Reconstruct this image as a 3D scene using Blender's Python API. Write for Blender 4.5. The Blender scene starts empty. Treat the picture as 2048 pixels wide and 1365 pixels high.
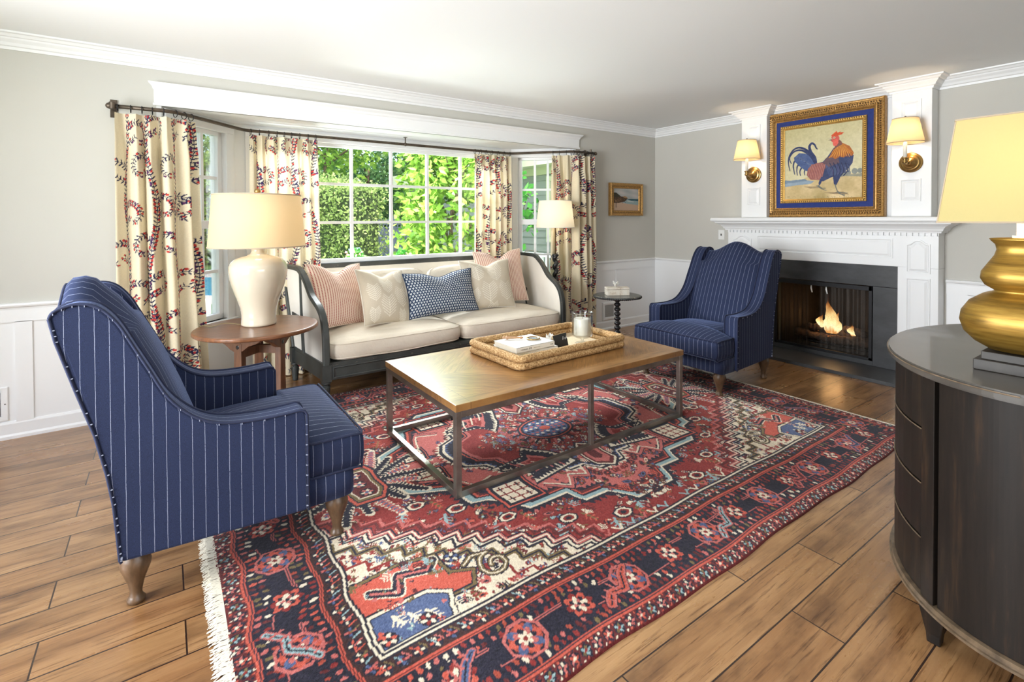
import bpy, math, random
import numpy as np
from mathutils import Vector, Matrix
R = math.radians
rnd = random.Random(7)
npr = np.random.default_rng(11)
scene = bpy.context.scene
COL = scene.collection

# ------------------------------------------------------------------ camera
CAM = Vector((-5.29221, -4.31000, 1.35))
YAW, PITCH, ROLL = 0.962591363, -0.0150561517, -0.0038617856
fwd = Vector((math.cos(YAW) * math.cos(PITCH), math.sin(YAW) * math.cos(PITCH), math.sin(PITCH)))
rgt = Vector((math.sin(YAW), -math.cos(YAW), 0))
upv = rgt.cross(fwd)
r2 = rgt * math.cos(ROLL) + upv * math.sin(ROLL)
u2 = upv * math.cos(ROLL) - rgt * math.sin(ROLL)
cd = bpy.data.cameras.new('camera')
cam = bpy.data.objects.new('camera', cd)
COL.objects.link(cam)
cam.matrix_world = Matrix(((r2.x, u2.x, -fwd.x, CAM.x), (r2.y, u2.y, -fwd.y, CAM.y),
                           (r2.z, u2.z, -fwd.z, CAM.z), (0, 0, 0, 1)))
cd.sensor_width = 36.0
cd.lens = 998.2001 / 2048 * 36.0
cd.shift_y = -(682.5 - 453.5348) / 2048
cd.clip_start = 0.05
cd.clip_end = 300
scene.camera = cam

# ------------------------------------------------------------------ world, sun, lights, exposure
w = bpy.data.worlds.new('sky')
scene.world = w
w.use_nodes = True
nt = w.node_tree
nt.nodes.clear()
wo = nt.nodes.new('ShaderNodeOutputWorld')
wb = nt.nodes.new('ShaderNodeBackground')
sk = nt.nodes.new('ShaderNodeTexSky')
sk.sky_type = 'NISHITA'
sk.sun_disc = False
sk.sun_elevation = R(48)
sk.sun_rotation = R(200)
sk.air_density = 1.0
sk.dust_density = 2.5
wb.inputs['Strength'].default_value = 0.5
nt.links.new(sk.outputs[0], wb.inputs[0])
nt.links.new(wb.outputs[0], wo.inputs[0])

def light(name, kind, loc, energy, color=(1, 1, 1), size=1.0, size_y=None, target=None, radius=None, spread=None):
    d = bpy.data.lights.new(name, kind)
    o = bpy.data.objects.new(name, d)
    COL.objects.link(o)
    o.location = loc
    d.energy = energy
    d.color = color
    if kind == 'AREA':
        d.shape = 'RECTANGLE'
        d.size = size
        d.size_y = size_y or size
        if spread:
            d.spread = spread
    if radius is not None:
        d.shadow_soft_size = radius
    if target is not None:
        v = Vector(target) - Vector(loc)
        o.rotation_euler = v.to_track_quat('-Z', 'Y').to_euler()
    return o

sun = light('sun', 'SUN', (0, 0, 10), 5.5, (1, .94, .82), target=(-3.5, 6.0, 0))
sun.data.angle = R(1.0)
# added fill lamps at the unseen rear and left walls, aimed up at the ceiling
light('rear_fill', 'AREA', (-3.9, -6.8, 1.3), 36, (.93, .965, 1), 3.2, 1.9, (-2.6, -3.0, 2.5))
light('side_fill', 'AREA', (-7.6, -2.6, 1.4), 138, (.94, .97, 1), 1.8, 1.9, (-1.0, -1.9, 2.5), spread=R(115))
# added lamps outside the bay boosting sky light from above and ground bounce below
light('bay_sky_fill', 'AREA', (-3.5, 2.4, 3.35), 1350, (.93, .97, 1), 3.4, 1.2, (-3.5, -1.2, .3))
light('ground_bounce_fill', 'AREA', (-3.7, 2.4, -.2), 300, (.95, .98, 1), 2.6, 1.4, (-3.4, -2.5, 2.5))
scene.view_settings.view_transform = 'Standard'
scene.view_settings.look = 'None'
scene.view_settings.gamma = 1
scene.view_settings.use_curve_mapping = False
scene.view_settings.exposure = 0.27
scene.cycles.max_bounces = 8
scene.cycles.transparent_max_bounces = 12
scene.cycles.sample_clamp_indirect = 6
scene.cycles.caustics_reflective = False
scene.cycles.caustics_refractive = False

# ------------------------------------------------------------------ colour and material helpers
def lin1(c):
    c = c / 255.0
    return c / 12.92 if c <= .04045 else ((c + .055) / 1.055) ** 2.4

def S(r, g, b, a=1.0):
    return (lin1(r), lin1(g), lin1(b), a)

def lin_arr(a):
    a = np.clip(a, 0, 255) / 255.0
    return np.where(a <= .04045, a / 12.92, ((a + .055) / 1.055) ** 2.4)

class NB:
    def __init__(s, name):
        s.m = bpy.data.materials.new(name)
        s.m.use_nodes = True
        s.t = s.m.node_tree
        s.b = s.t.nodes['Principled BSDF']
        s.out = s.t.nodes['Material Output']

    def n(s, typ, props=None, **inp):
        nd = s.t.nodes.new('ShaderNode' + typ)
        for k, v in (props or {}).items():
            setattr(nd, k, v)
        for k, v in inp.items():
            key = int(k[1:]) if k[0] == 'i' and k[1:].isdigit() else k.replace('_', ' ')
            s.set(nd, key, v)
        return nd

    def set(s, nd, key, v):
        sock = nd.inputs[key]
        if isinstance(v, bpy.types.NodeSocket):
            s.t.links.new(v, sock)
        elif isinstance(v, bpy.types.Node):
            s.t.links.new(v.outputs[0], sock)
        else:
            sock.default_value = v

    def P(s, **kw):
        for k, v in kw.items():
            s.set(s.b, k.replace('_', ' '), v)

    def math(s, op, a, b=0.0, c=None):
        nd = s.n('Math', {'operation': op}, i0=a, i1=b)
        if c is not None:
            s.set(nd, 2, c)
        return nd.outputs[0]

    def mix(s, fac, a, b, mode='MIX'):
        nd = s.t.nodes.new('ShaderNodeMix')
        nd.data_type = 'RGBA'
        nd.blend_type = mode
        s.set(nd, 0, fac)
        s.set(nd, 6, a)
        s.set(nd, 7, b)
        return nd.outputs[2]

    def ramp(s, fac, stops):
        nd = s.t.nodes.new('ShaderNodeValToRGB')
        s.set(nd, 0, fac)
        e = nd.color_ramp.elements
        while len(e) < len(stops):
            e.new(.5)
        for i, (p, c) in enumerate(stops):
            e[i].position = p
            e[i].color = c if len(c) == 4 else (*c, 1)
        return nd.outputs[0]

    def coord(s, which='Object', scale=(1, 1, 1), loc=(0, 0, 0), rot=(0, 0, 0)):
        tc = s.n('TexCoord')
        mp = s.n('Mapping')
        s.t.links.new(tc.outputs[which], mp.inputs[0])
        mp.inputs['Scale'].default_value = scale
        mp.inputs['Location'].default_value = loc
        mp.inputs['Rotation'].default_value = rot
        return mp.outputs[0]

    def noise(s, vec, scale, detail=3, rough=.5):
        nd = s.n('TexNoise')
        s.set(nd, 'Vector', vec)
        nd.inputs['Scale'].default_value = scale
        nd.inputs['Detail'].default_value = detail
        nd.inputs['Roughness'].default_value = rough
        return nd.outputs[0]

    def bump(s, h, strength=.3, dist=.01):
        nd = s.n('Bump')
        nd.inputs['Strength'].default_value = strength
        nd.inputs['Distance'].default_value = dist
        s.set(nd, 'Height', h)
        s.t.links.new(nd.outputs[0], s.b.inputs['Normal'])

def plain(name, col, rough=.5, metal=0.0, var=0.0, vs=8.0, bump=0.0, bs=60.0, spec=.5, stretch=(1, 1, 1), coat=0.0, sheen=0.0):
    k = NB(name)
    k.P(Roughness=rough, Metallic=metal)
    k.b.inputs['Specular IOR Level'].default_value = spec
    k.b.inputs['Coat Weight'].default_value = coat
    k.b.inputs['Sheen Weight'].default_value = sheen
    if var:
        v = k.noise(k.coord('Object', stretch), vs, 4, .6)
        dark = tuple(c * (1 - var) for c in col[:3]) + (1,)
        lite = tuple(min(1, c * (1 + var)) for c in col[:3]) + (1,)
        k.P(Base_Color=k.ramp(v, [(.3, dark), (.7, lite)]))
    else:
        k.P(Base_Color=col)
    if bump:
        k.bump(k.noise(k.coord('Object', stretch), bs, 3), bump, .004)
    return k.m

def attr_mat(name, rough=.9, nscale=900, namt=.22, bump=.25, translucent=0.0, sheen=0.0):
    k = NB(name)
    a = k.n('Attribute', {'attribute_name': 'Col'})
    v = k.noise(k.coord('Object'), nscale, 2)
    f = k.ramp(v, [(.3, (1 - namt,) * 3), (.7, (1 + namt * .6,) * 3)])
    c = k.mix(1.0, a.outputs['Color'], f, 'MULTIPLY')
    k.P(Base_Color=c, Roughness=rough)
    k.b.inputs['Specular IOR Level'].default_value = .2
    k.b.inputs['Sheen Weight'].default_value = sheen
    if bump:
        k.bump(v, bump, .003)
    if translucent:
        tr = k.n('BsdfTranslucent', Color=c)
        mx = k.n('MixShader', i0=translucent)
        k.t.links.new(k.b.outputs[0], mx.inputs[1])
        k.t.links.new(tr.outputs[0], mx.inputs[2])
        k.t.links.new(mx.outputs[0], k.out.inputs[0])
    return k.m

# ------------------------------------------------------------------ mesh helpers
class MB:
    """collects geometry for ONE mesh object"""
    def __init__(s):
        s.v, s.f, s.uv = [], [], []

    def add(s, vs, fs, uvs=None):
        o = len(s.v)
        s.v += [tuple(p) for p in vs]
        for i, f in enumerate(fs):
            s.f.append(tuple(o + j for j in f))
            s.uv.append(uvs[i] if uvs else None)
        return s

    def box(s, x0, y0, z0, x1, y1, z1):
        x0, x1 = min(x0, x1), max(x0, x1)
        y0, y1 = min(y0, y1), max(y0, y1)
        z0, z1 = min(z0, z1), max(z0, z1)
        v = [(x0, y0, z0), (x1, y0, z0), (x1, y1, z0), (x0, y1, z0), (x0, y0, z1), (x1, y0, z1), (x1, y1, z1), (x0, y1, z1)]
        return s.add(v, [(0, 3, 2, 1), (4, 5, 6, 7), (0, 1, 5, 4), (1, 2, 6, 5), (2, 3, 7, 6), (3, 0, 4, 7)])

    def prism(s, pts, d0, d1, fn):
        """2-D polygon pts extruded from d0 to d1; fn(a,b,d)->xyz"""
        n = len(pts)
        v = [fn(a, b, d0) for a, b in pts] + [fn(a, b, d1) for a, b in pts]
        f = [tuple(range(n))[::-1], tuple(range(n, 2 * n))]
        f += [(i, (i + 1) % n, n + (i + 1) % n, n + i) for i in range(n)]
        return s.add(v, f)

    def lathe(s, prof, c=(0, 0, 0), seg=28, sx=1.0, sy=1.0, power=2.0, caps=True):
        v, f = [], []
        for r, z in prof:
            for i in range(seg):
                a = 2 * math.pi * i / seg
                ca, sa = math.cos(a), math.sin(a)
                k = 1.0 if power == 2 else (abs(ca) ** power + abs(sa) ** power) ** (-1.0 / power)
                v.append((c[0] + r * sx * k * ca, c[1] + r * sy * k * sa, c[2] + z))
        for j in range(len(prof) - 1):
            for i in range(seg):
                a, b = j * seg + i, j * seg + (i + 1) % seg
                f.append((a, b, b + seg, a + seg))
        if caps:
            f.append(tuple(range(seg))[::-1])
            f.append(tuple(range((len(prof) - 1) * seg, len(prof) * seg)))
        return s.add(v, f)

    def tube(s, pts, rad, seg=8, caps=True, closed=False, flat=None):
        pts = [Vector(p) for p in pts]
        n = len(pts)
        rads = rad if isinstance(rad, (list, tuple)) else [rad] * n
        v, f = [], []
        prev = None
        for i, p in enumerate(pts):
            if closed:
                t = (pts[(i + 1) % n] - pts[i - 1]).normalized()
            else:
                t = (pts[min(i + 1, n - 1)] - pts[max(i - 1, 0)]).normalized()
            if prev is None:
                a = Vector((0, 0, 1)) if abs(t.z) < .9 else Vector((1, 0, 0))
                nx = t.cross(a).normalized()
            else:
                nx = (prev - t * prev.dot(t)).normalized()
            prev = nx
            ny = t.cross(nx)
            for k in range(seg):
                a = 2 * math.pi * k / seg
                v.append(p + nx * (rads[i] * math.cos(a)) + ny * (rads[i] * math.sin(a)))
        m = n if closed else n - 1
        for j in range(m):
            for k in range(seg):
                a, b = j * seg + k, j * seg + (k + 1) % seg
                c, d = ((j + 1) % n) * seg + (k + 1) % seg, ((j + 1) % n) * seg + k
                f.append((a, b, c, d))
        if caps and not closed:
            f.append(tuple(range(seg))[::-1])
            f.append(tuple(range((n - 1) * seg, n * seg)))
        return s.add(v, f)

    def loft(s, rings, caps=True, closed=True, uvs=None):
        n = len(rings[0])
        v = [p for r in rings for p in r]
        f, uu = [], []
        m = n if closed else n - 1
        for j in range(len(rings) - 1):
            for k in range(m):
                k2 = (k + 1) % n
                f.append((j * n + k, j * n + k2, (j + 1) * n + k2, (j + 1) * n + k))
                if uvs:
                    uu.append([uvs(j, k), uvs(j, k + 1), uvs(j + 1, k + 1), uvs(j + 1, k)])
        if caps:
            f.append(tuple(range(n))[::-1])
            f.append(tuple(range((len(rings) - 1) * n, len(rings) * n)))
            if uvs:
                uu += [None, None]
        return s.add(v, f, uu if uvs else None)

    def ball(s, c, r, seg=14, rings=8, sx=1, sy=1, sz=1):
        prof = []
        for i in range(rings + 1):
            a = -math.pi / 2 + math.pi * i / rings
            prof.append((max(1e-4, r * math.cos(a)), r * sz * math.sin(a)))
        return s.lathe(prof, c, seg, sx, sy)

    def xf(s, mat):
        s.v = [tuple(mat @ Vector(p)) for p in s.v]
        return s

ORG = {}

def put(o, parent, label, cat, group, kind):
    COL.objects.link(o)
    if parent is not None:
        o.parent = parent
    if label:
        o['label'] = label
    if cat:
        o['category'] = cat
    if group:
        o['group'] = group
    if kind:
        o['kind'] = kind

def thing(name, label, cat, loc, group=None, rotz=0.0):
    o = bpy.data.objects.new(name, None)
    o.empty_display_size = .1
    put(o, None, label, cat, group, None)
    o.location = loc
    o.rotation_euler = (0, 0, rotz)
    ORG[o.name] = Vector(loc) if rotz == 0 else Vector((0, 0, 0))
    return o

def link_mesh(name, me, mat, parent=None, label=None, cat=None, group=None, kind=None, smooth=False, bevel=0.0, bseg=2, sub=0, local=False, angle=None):
    o = bpy.data.objects.new(name, me)
    me.name = name
    if mat is not None:
        for m in (mat if isinstance(mat, list) else [mat]):
            me.materials.append(m)
    n = len(me.vertices)
    co = np.empty(n * 3)
    me.vertices.foreach_get('co', co)
    co = co.reshape(-1, 3)
    if parent is not None:
        off = ORG.get(parent.name, Vector((0, 0, 0)))
        ORG_key = off
        if not local:
            co = co - np.array(off)
            me.vertices.foreach_set('co', co.ravel())
    elif kind != 'structure' and n:
        lo, hi = co.min(0), co.max(0)
        off = Vector(((lo[0] + hi[0]) / 2, (lo[1] + hi[1]) / 2, lo[2]))
        co = co - np.array(off)
        me.vertices.foreach_set('co', co.ravel())
        o.location = off
        ORG_key = off
    else:
        ORG_key = Vector((0, 0, 0))
    me.update()
    put(o, parent, label, cat, group, kind)
    ORG[o.name] = ORG_key
    if smooth:
        me.polygons.foreach_set('use_smooth', [True] * len(me.polygons))
    if bevel:
        b = o.modifiers.new('bevel', 'BEVEL')
        b.width = bevel
        b.segments = bseg
        b.limit_method = 'ANGLE'
        b.angle_limit = R(40)
    if sub:
        b = o.modifiers.new('sub', 'SUBSURF')
        b.levels = sub
        b.render_levels = sub
    return o

def obj(name, mb, mat, parent=None, **kw):
    me = bpy.data.meshes.new(name)
    me.from_pydata(mb.v, [], mb.f)
    if any(u is not None for u in mb.uv):
        uvl = me.uv_layers.new(name='UVMap')
        i = 0
        for f, u in zip(mb.f, mb.uv):
            for k in range(len(f)):
                uvl.data[i].uv = u[k] if u else (0, 0)
                i += 1
    return link_mesh(name, me, mat, parent, **kw)

def grid_mesh(name, P, col=None, uv=None, wrap=False):
    h, w_ = P.shape[:2]
    me = bpy.data.meshes.new(name)
    me.vertices.add(h * w_)
    me.vertices.foreach_set('co', np.ascontiguousarray(P, dtype=np.float32).ravel())
    idx = np.arange(h * w_).reshape(h, w_)
    if wrap:
        nx = np.roll(idx, -1, 1)
        q = np.stack([idx[:-1], nx[:-1], nx[1:], idx[1:]], -1).reshape(-1, 4)
    else:
        q = np.stack([idx[:-1, :-1], idx[:-1, 1:], idx[1:, 1:], idx[1:, :-1]], -1).reshape(-1, 4)
    nq = len(q)
    me.loops.add(nq * 4)
    me.loops.foreach_set('vertex_index', q.ravel().astype(np.int32))
    me.polygons.add(nq)
    me.polygons.foreach_set('loop_start', (np.arange(nq) * 4).astype(np.int32))
    me.update(calc_edges=True)
    if uv is not None:
        l = me.uv_layers.new(name='UVMap')
        l.data.foreach_set('uv', np.ascontiguousarray(uv.reshape(-1, 2)[q.ravel()], dtype=np.float32).ravel())
    if col is not None:
        a = me.attributes.new('Col', 'FLOAT_COLOR', 'POINT')
        c = np.ones((h * w_, 4), dtype=np.float32)
        c[:, :3] = lin_arr(col.reshape(-1, 3))
        a.data.foreach_set('color', c.ravel())
    me.validate()
    return me

class Canvas:
    """a painted surface: colours laid on a lattice that becomes the vertices of a mesh (y up, metres)"""
    def __init__(s, x0, y0, x1, y1, nx, ny, bg):
        s.x = np.linspace(x0, x1, nx)
        s.y = np.linspace(y0, y1, ny)
        s.im = np.empty((ny, nx, 3))
        s.im[:] = bg
        s.dx = (x1 - x0) / (nx - 1)

    def win(s, x0, y0, x1, y1):
        a, b = np.searchsorted(s.x, [x0, x1])
        c, d = np.searchsorted(s.y, [y0, y1])
        if b <= a or d <= c:
            return None
        X, Y = np.meshgrid(s.x[a:b], s.y[c:d])
        return s.im[c:d, a:b], X, Y

    def put(s, sub, m, col, al=1.0):
        sub[m] = sub[m] * (1 - al) + np.array(col, float) * al

    def poly(s, pts, col, al=1.0):
        p = np.asarray(pts, float)
        w_ = s.win(*(p.min(0) - s.dx), *(p.max(0) + s.dx))
        if w_ is None:
            return
        sub, X, Y = w_
        m = np.zeros(X.shape, bool)
        n = len(p)
        for i in range(n):
            (xa, ya), (xb, yb) = p[i], p[(i + 1) % n]
            if ya == yb:
                continue
            c = ((ya > Y) != (yb > Y)) & (X < (xb - xa) * (Y - ya) / (yb - ya) + xa)
            m ^= c
        s.put(sub, m, col, al)

    def ell(s, cx, cy, rx, ry, col, rot=0.0, al=1.0):
        r = max(rx, ry)
        w_ = s.win(cx - r - s.dx, cy - r - s.dx, cx + r + s.dx, cy + r + s.dx)
        if w_ is None:
            return
        sub, X, Y = w_
        c, sn = math.cos(rot), math.sin(rot)
        a, b = (X - cx) * c + (Y - cy) * sn, -(X - cx) * sn + (Y - cy) * c
        s.put(sub, (a / rx) ** 2 + (b / ry) ** 2 <= 1, col, al)

    def line(s, pts, wd, col, al=1.0):
        for i in range(len(pts) - 1):
            (xa, ya), (xb, yb) = pts[i], pts[i + 1]
            w0 = wd if not isinstance(wd, (list, tuple)) else wd[i]
            w1 = wd if not isinstance(wd, (list, tuple)) else wd[i + 1]
            h = max(w0, w1) / 2
            w_ = s.win(min(xa, xb) - h, min(ya, yb) - h, max(xa, xb) + h, max(ya, yb) + h)
            if w_ is None:
                continue
            sub, X, Y = w_
            L = (xb - xa) ** 2 + (yb - ya) ** 2 or 1e-9
            t = np.clip(((X - xa) * (xb - xa) + (Y - ya) * (yb - ya)) / L, 0, 1)
            d = np.hypot(X - xa - t * (xb - xa), Y - ya - t * (yb - ya))
            s.put(sub, d <= (w0 + (w1 - w0) * t) / 2, col, al)

def smoothstep(a, b, x):
    t = np.clip((x - a) / (b - a), 0, 1)
    return t * t * (3 - 2 * t)
def lerp(a, b, t):
    return a + (b - a) * t
def catmull(pts, n=8):
    P = [Vector(p) if len(p) == 3 else Vector((p[0], p[1], 0)) for p in pts]
    out = []
    for i in range(len(P) - 1):
        p0, p1, p2, p3 = P[max(i - 1, 0)], P[i], P[i + 1], P[min(i + 2, len(P) - 1)]
        for k in range(n):
            t = k / n
            out.append(.5 * ((2 * p1) + (p2 - p0) * t + (2 * p0 - 5 * p1 + 4 * p2 - p3) * t * t + (3 * p1 - p0 - 3 * p2 + p3) * t ** 3))
    out.append(P[-1])
    return out

# ------------------------------------------------------------------ materials
M = {}
M['wall'] = plain('wall_paint', S(196, 194, 187), .85, var=.02, vs=1.2, bump=.05, bs=220)
M['ceiling'] = plain('ceiling_paint', S(238, 240, 241), .9, bump=.04, bs=180)
M['white'] = plain('white_trim_paint', S(236, 237, 238), .42, bump=.02, bs=90)
M['lower'] = plain('wainscot_paint', S(232, 232, 230), .5)
M['slate'] = plain('honed_slate', S(62, 63, 65), .34, var=.30, vs=5, bump=.1, bs=30, stretch=(1, 1, 2.2))
M['soot'] = plain('sooty_firebrick', S(40, 35, 32), .95, var=.4, vs=14, bump=.5, bs=24)
M['black_metal'] = plain('black_metal', S(38, 38, 40), .45, .6)
M['bronze'] = plain('dark_bronze', S(88, 78, 68), .42, .75, var=.35, vs=18)
M['brass'] = plain('aged_brass', S(178, 144, 90), .30, 1.0, var=.22, vs=12)
M['gold'] = plain('gilded_wood', S(172, 132, 76), .40, .6, var=.42, vs=70, bump=.5, bs=130)
M['gold_dark'] = plain('antique_gilding', S(104, 80, 52), .5, .5, var=.6, vs=160, bump=.9, bs=160)
M['gold_lite'] = plain('bright_gilding', S(214, 172, 98), .3, .75, var=.2, vs=40)
M['bluemat'] = plain('blue_velvet_mat', S(42, 58, 122), .9, var=.12, vs=30)
def linen_mat():
    k = NB('rumpled_cream_linen')
    a = k.noise(k.coord('Object', (1, 3.2, 1)), 3.4, 4, .55)
    bb = k.noise(k.coord('Object'), 420, 2)
    k.P(Base_Color=k.ramp(bb, [(.3, S(214, 203, 186)), (.7, S(228, 218, 202))]), Roughness=.92)
    k.b.inputs['Specular IOR Level'].default_value = .2
    k.bump(k.math('ADD', a, k.math('MULTIPLY', bb, .02)), .75, .03)
    return k.m
M['cream_fabric'] = linen_mat()
M['back_fabric'] = plain('ivory_linen', S(228, 222, 211), .92, var=.04, vs=5, bump=.3, bs=420)
M['ceramic'] = plain('ivory_ceramic', S(200, 188, 168), .08, coat=.6)
M['walnut'] = plain('worn_walnut', S(112, 72, 46), .3, var=.38, vs=7, bump=.08, bs=40, stretch=(1, 7, 7))
M['walnut_leg'] = plain('walnut_upright', S(98, 64, 42), .4, var=.35, vs=7, bump=.1, bs=40, stretch=(7, 7, 1))
M['legwood'] = plain('washed_oak', S(92, 70, 50), .38, var=.38, vs=16, bump=.1, bs=50, stretch=(3, 3, .7))
M['plinth'] = plain('dark_plinth', S(50, 46, 42), .5, var=.3, vs=14)
M['ebony'] = plain('ebonised_wood', S(36, 35, 36), .22, var=.2, vs=12)
M['steel'] = plain('brushed_steel', S(140, 133, 126), .33, .85, var=.25, vs=9, bump=.06, bs=60)
M['paper'] = plain('white_paper', S(222, 220, 214), .6)
M['pages'] = plain('page_edges', S(226, 220, 206), .9, var=.1, vs=300, stretch=(.1, .1, 6))
M['wax'] = plain('candle_wax', S(240, 236, 224), .35)
M['plastic'] = plain('white_plastic', S(236, 236, 234), .3)
M['ink'] = plain('black_ink', S(28, 28, 30), .6)
M['cord'] = plain('lamp_cord', S(120, 104, 70), .5)
M['wick'] = plain('wick', S(40, 34, 30), .9)
M['bark'] = plain('bark', S(96, 80, 64), .95, var=.35, vs=20, bump=.6, bs=30, stretch=(3, 3, .6))
M['grass'] = plain('lawn', S(92, 122, 62), .95, var=.4, vs=3)
M['deck'] = plain('pool_deck_stone', S(222, 216, 206), .8, var=.1, vs=2)
M['terracotta'] = plain('terracotta', S(204, 142, 104), .8, var=.2, vs=12)
M['fence'] = plain('fence_boards', S(74, 84, 100), .85, var=.3, vs=4, stretch=(6, 6, .6))
M['outdoor_chair'] = plain('painted_garden_chair', S(150, 176, 186), .6)
M['siding'] = plain('painted_siding', S(150, 154, 144), .7, var=.05, vs=3)
M['cream_trim'] = plain('cream_exterior_trim', S(206, 208, 172), .6)
M['dark_pane'] = plain('dim_window', S(112, 120, 122), .08)

def glass_mat():
    k = NB('window_glass')
    tr = k.n('BsdfTransparent', Color=(.985, .995, .99, 1))
    gl = k.n('BsdfGlossy', Roughness=.0)
    fr = k.n('Fresnel', IOR=1.45)
    mx = k.n('MixShader', i0=k.math('MULTIPLY', fr.outputs[0], .7))
    k.t.links.new(tr.outputs[0], mx.inputs[1])
    k.t.links.new(gl.outputs[0], mx.inputs[2])
    k.t.links.new(mx.outputs[0], k.out.inputs[0])
    return k.m
M['glass'] = glass_mat()

def crystal_mat():
    k = NB('clear_blown_glass')
    tr = k.n('BsdfTransparent', Color=(.96, .97, .97, 1))
    gl = k.n('BsdfGlossy', Roughness=.02)
    fr = k.n('Fresnel', IOR=1.6)
    mx = k.n('MixShader', i0=k.math('MINIMUM', k.math('MULTIPLY', fr.outputs[0], .6), .5))
    k.t.links.new(tr.outputs[0], mx.inputs[1])
    k.t.links.new(gl.outputs[0], mx.inputs[2])
    k.t.links.new(mx.outputs[0], k.out.inputs[0])
    return k.m
M['crystal'] = crystal_mat()

def shade_mat(name, col, trans=.45, ns=260):
    k = NB(name)
    v = k.noise(k.coord('Object', (1, 1, .5)), ns, 2)
    c = k.mix(k.math('MULTIPLY', v, .12), col, tuple(x * .7 for x in col[:3]) + (1,))
    k.P(Base_Color=c, Roughness=.9)
    k.b.inputs['Specular IOR Level'].default_value = .1
    tl = k.n('BsdfTranslucent', Color=c)
    mx = k.n('MixShader', i0=trans)
    k.t.links.new(k.b.outputs[0], mx.inputs[1])
    k.t.links.new(tl.outputs[0], mx.inputs[2])
    k.t.links.new(mx.outputs[0], k.out.inputs[0])
    return k.m
M['shade'] = shade_mat('linen_shade', S(222, 202, 166))
M['shade_yellow'] = shade_mat('yellow_linen_shade', S(206, 194, 140), .35)
M['shade_white'] = shade_mat('white_linen_shade', S(244, 238, 222), .35)
M['shade_trim'] = plain('shade_binding', S(176, 160, 138), .9)

def floor_mat():
    k = NB('hand_scraped_oak')
    co = k.coord('Object')
    br = k.n('TexBrick', {'offset': .37, 'offset_frequency': 2, 'squash': 1.0}, Vector=co, Color1=(0, 0, 0, 1), Color2=(1, 1, 1, 1), Mortar=(.5, .5, .5, 1))
    br.inputs['Scale'].default_value = 1
    br.inputs['Mortar Size'].default_value = .0028
    br.inputs['Mortar Smooth'].default_value = .2
    br.inputs['Brick Width'].default_value = 1.05
    br.inputs['Row Height'].default_value = .165
    sep = k.n('SeparateColor', Color=br.outputs['Color'])
    rv = sep.outputs[0]
    mp = k.n('Mapping', Vector=co, Scale=(1.3, 17, 1))
    off = k.n('CombineXYZ', X=k.math('MULTIPLY', rv, 37), Y=k.math('MULTIPLY', rv, 23), Z=0.0)
    av = k.n('VectorMath', {'operation': 'ADD'}, i0=mp.outputs[0], i1=off.outputs[0])
    g1 = k.noise(av.outputs[0], 1.0, 8, .66)
    mp2 = k.n('Mapping', Vector=co, Scale=(1.1, 3.2, 1))
    av2 = k.n('VectorMath', {'operation': 'ADD'}, i0=mp2.outputs[0], i1=off.outputs[0])
    g2 = k.noise(av2.outputs[0], 1.5, 5, .62)
    mp3 = k.n('Mapping', Vector=co, Scale=(2.5, 60, 1))
    av3 = k.n('VectorMath', {'operation': 'ADD'}, i0=mp3.outputs[0], i1=off.outputs[0])
    g3 = k.noise(av3.outputs[0], 1.6, 5, .7)
    c = k.ramp(g1, [(.22, S(98, 68, 42)), (.45, S(148, 110, 72)), (.62, S(170, 132, 90)), (.85, S(192, 158, 118))])
    c = k.mix(k.math('MULTIPLY', rv, .55), c, k.mix(.55, c, S(132, 84, 46)))
    mot = k.ramp(g2, [(.36, (.36, .30, .26)), (.50, (.96, .95, .94)), (.8, (1.08, 1.06, 1.02))])
    c = k.mix(.8, c, mot, 'MULTIPLY')
    fine = k.ramp(g3, [(.36, (.40, .33, .28)), (.46, (1, 1, 1))])
    c = k.mix(.85, c, fine, 'MULTIPLY')
    c = k.mix(br.outputs['Fac'], c, S(44, 28, 20))
    k.P(Base_Color=c, Roughness=k.ramp(g2, [(.3, (.36,) * 3), (.7, (.24,) * 3)]))
    k.b.inputs['Specular IOR Level'].default_value = .6
    k.b.inputs['Coat Weight'].default_value = .25
    k.b.inputs['Coat Roughness'].default_value = .2
    h = k.math('SUBTRACT', k.math('MULTIPLY', g2, .5), k.math('MULTIPLY', br.outputs['Fac'], 1.0))
    k.bump(k.math('ADD', h, k.math('MULTIPLY', g1, .2)), .22, .006)
    return k.m
M['floor'] = floor_mat()

def pinstripe_mat():
    k = NB('navy_pinstripe_wool')
    uv = k.n('UVMap')
    sp = k.n('SeparateXYZ', i0=uv.outputs[0])
    nz = k.noise(k.coord('Object'), 34, 3)
    x = k.math('ADD', sp.outputs[0], k.math('MULTIPLY', k.math('SUBTRACT', nz, .5), .0022))
    fr = k.math('FRACT', k.math('DIVIDE', x, .0385))
    d = k.math('ABSOLUTE', k.math('SUBTRACT', fr, .5))
    line = k.math('LESS_THAN', d, .019)
    # broken chalk stripe
    br = k.noise(k.coord('Object'), 420, 2)
    line = k.math('MULTIPLY', line, k.math('GREATER_THAN', br, .36))
    wv = k.noise(k.coord('Object'), 700, 2)
    base = k.ramp(wv, [(.3, S(24, 28, 45)), (.7, S(44, 53, 84))])
    big = k.noise(k.coord('Object'), 3.0, 3)
    base = k.mix(k.math('MULTIPLY', big, .3), base, S(52, 63, 98))
    k.P(Base_Color=k.mix(line, base, S(150, 158, 180)), Roughness=.88)
    k.b.inputs['Specular IOR Level'].default_value = .2
    k.b.inputs['Sheen Weight'].default_value = .5
    k.b.inputs['Sheen Roughness'].default_value = .25
    k.b.inputs['Sheen Tint'].default_value = S(150, 170, 225)  # blue of the sky light put into the cloth's sheen
    k.bump(wv, .25, .002)
    return k.m
M['pin'] = pinstripe_mat()
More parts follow.
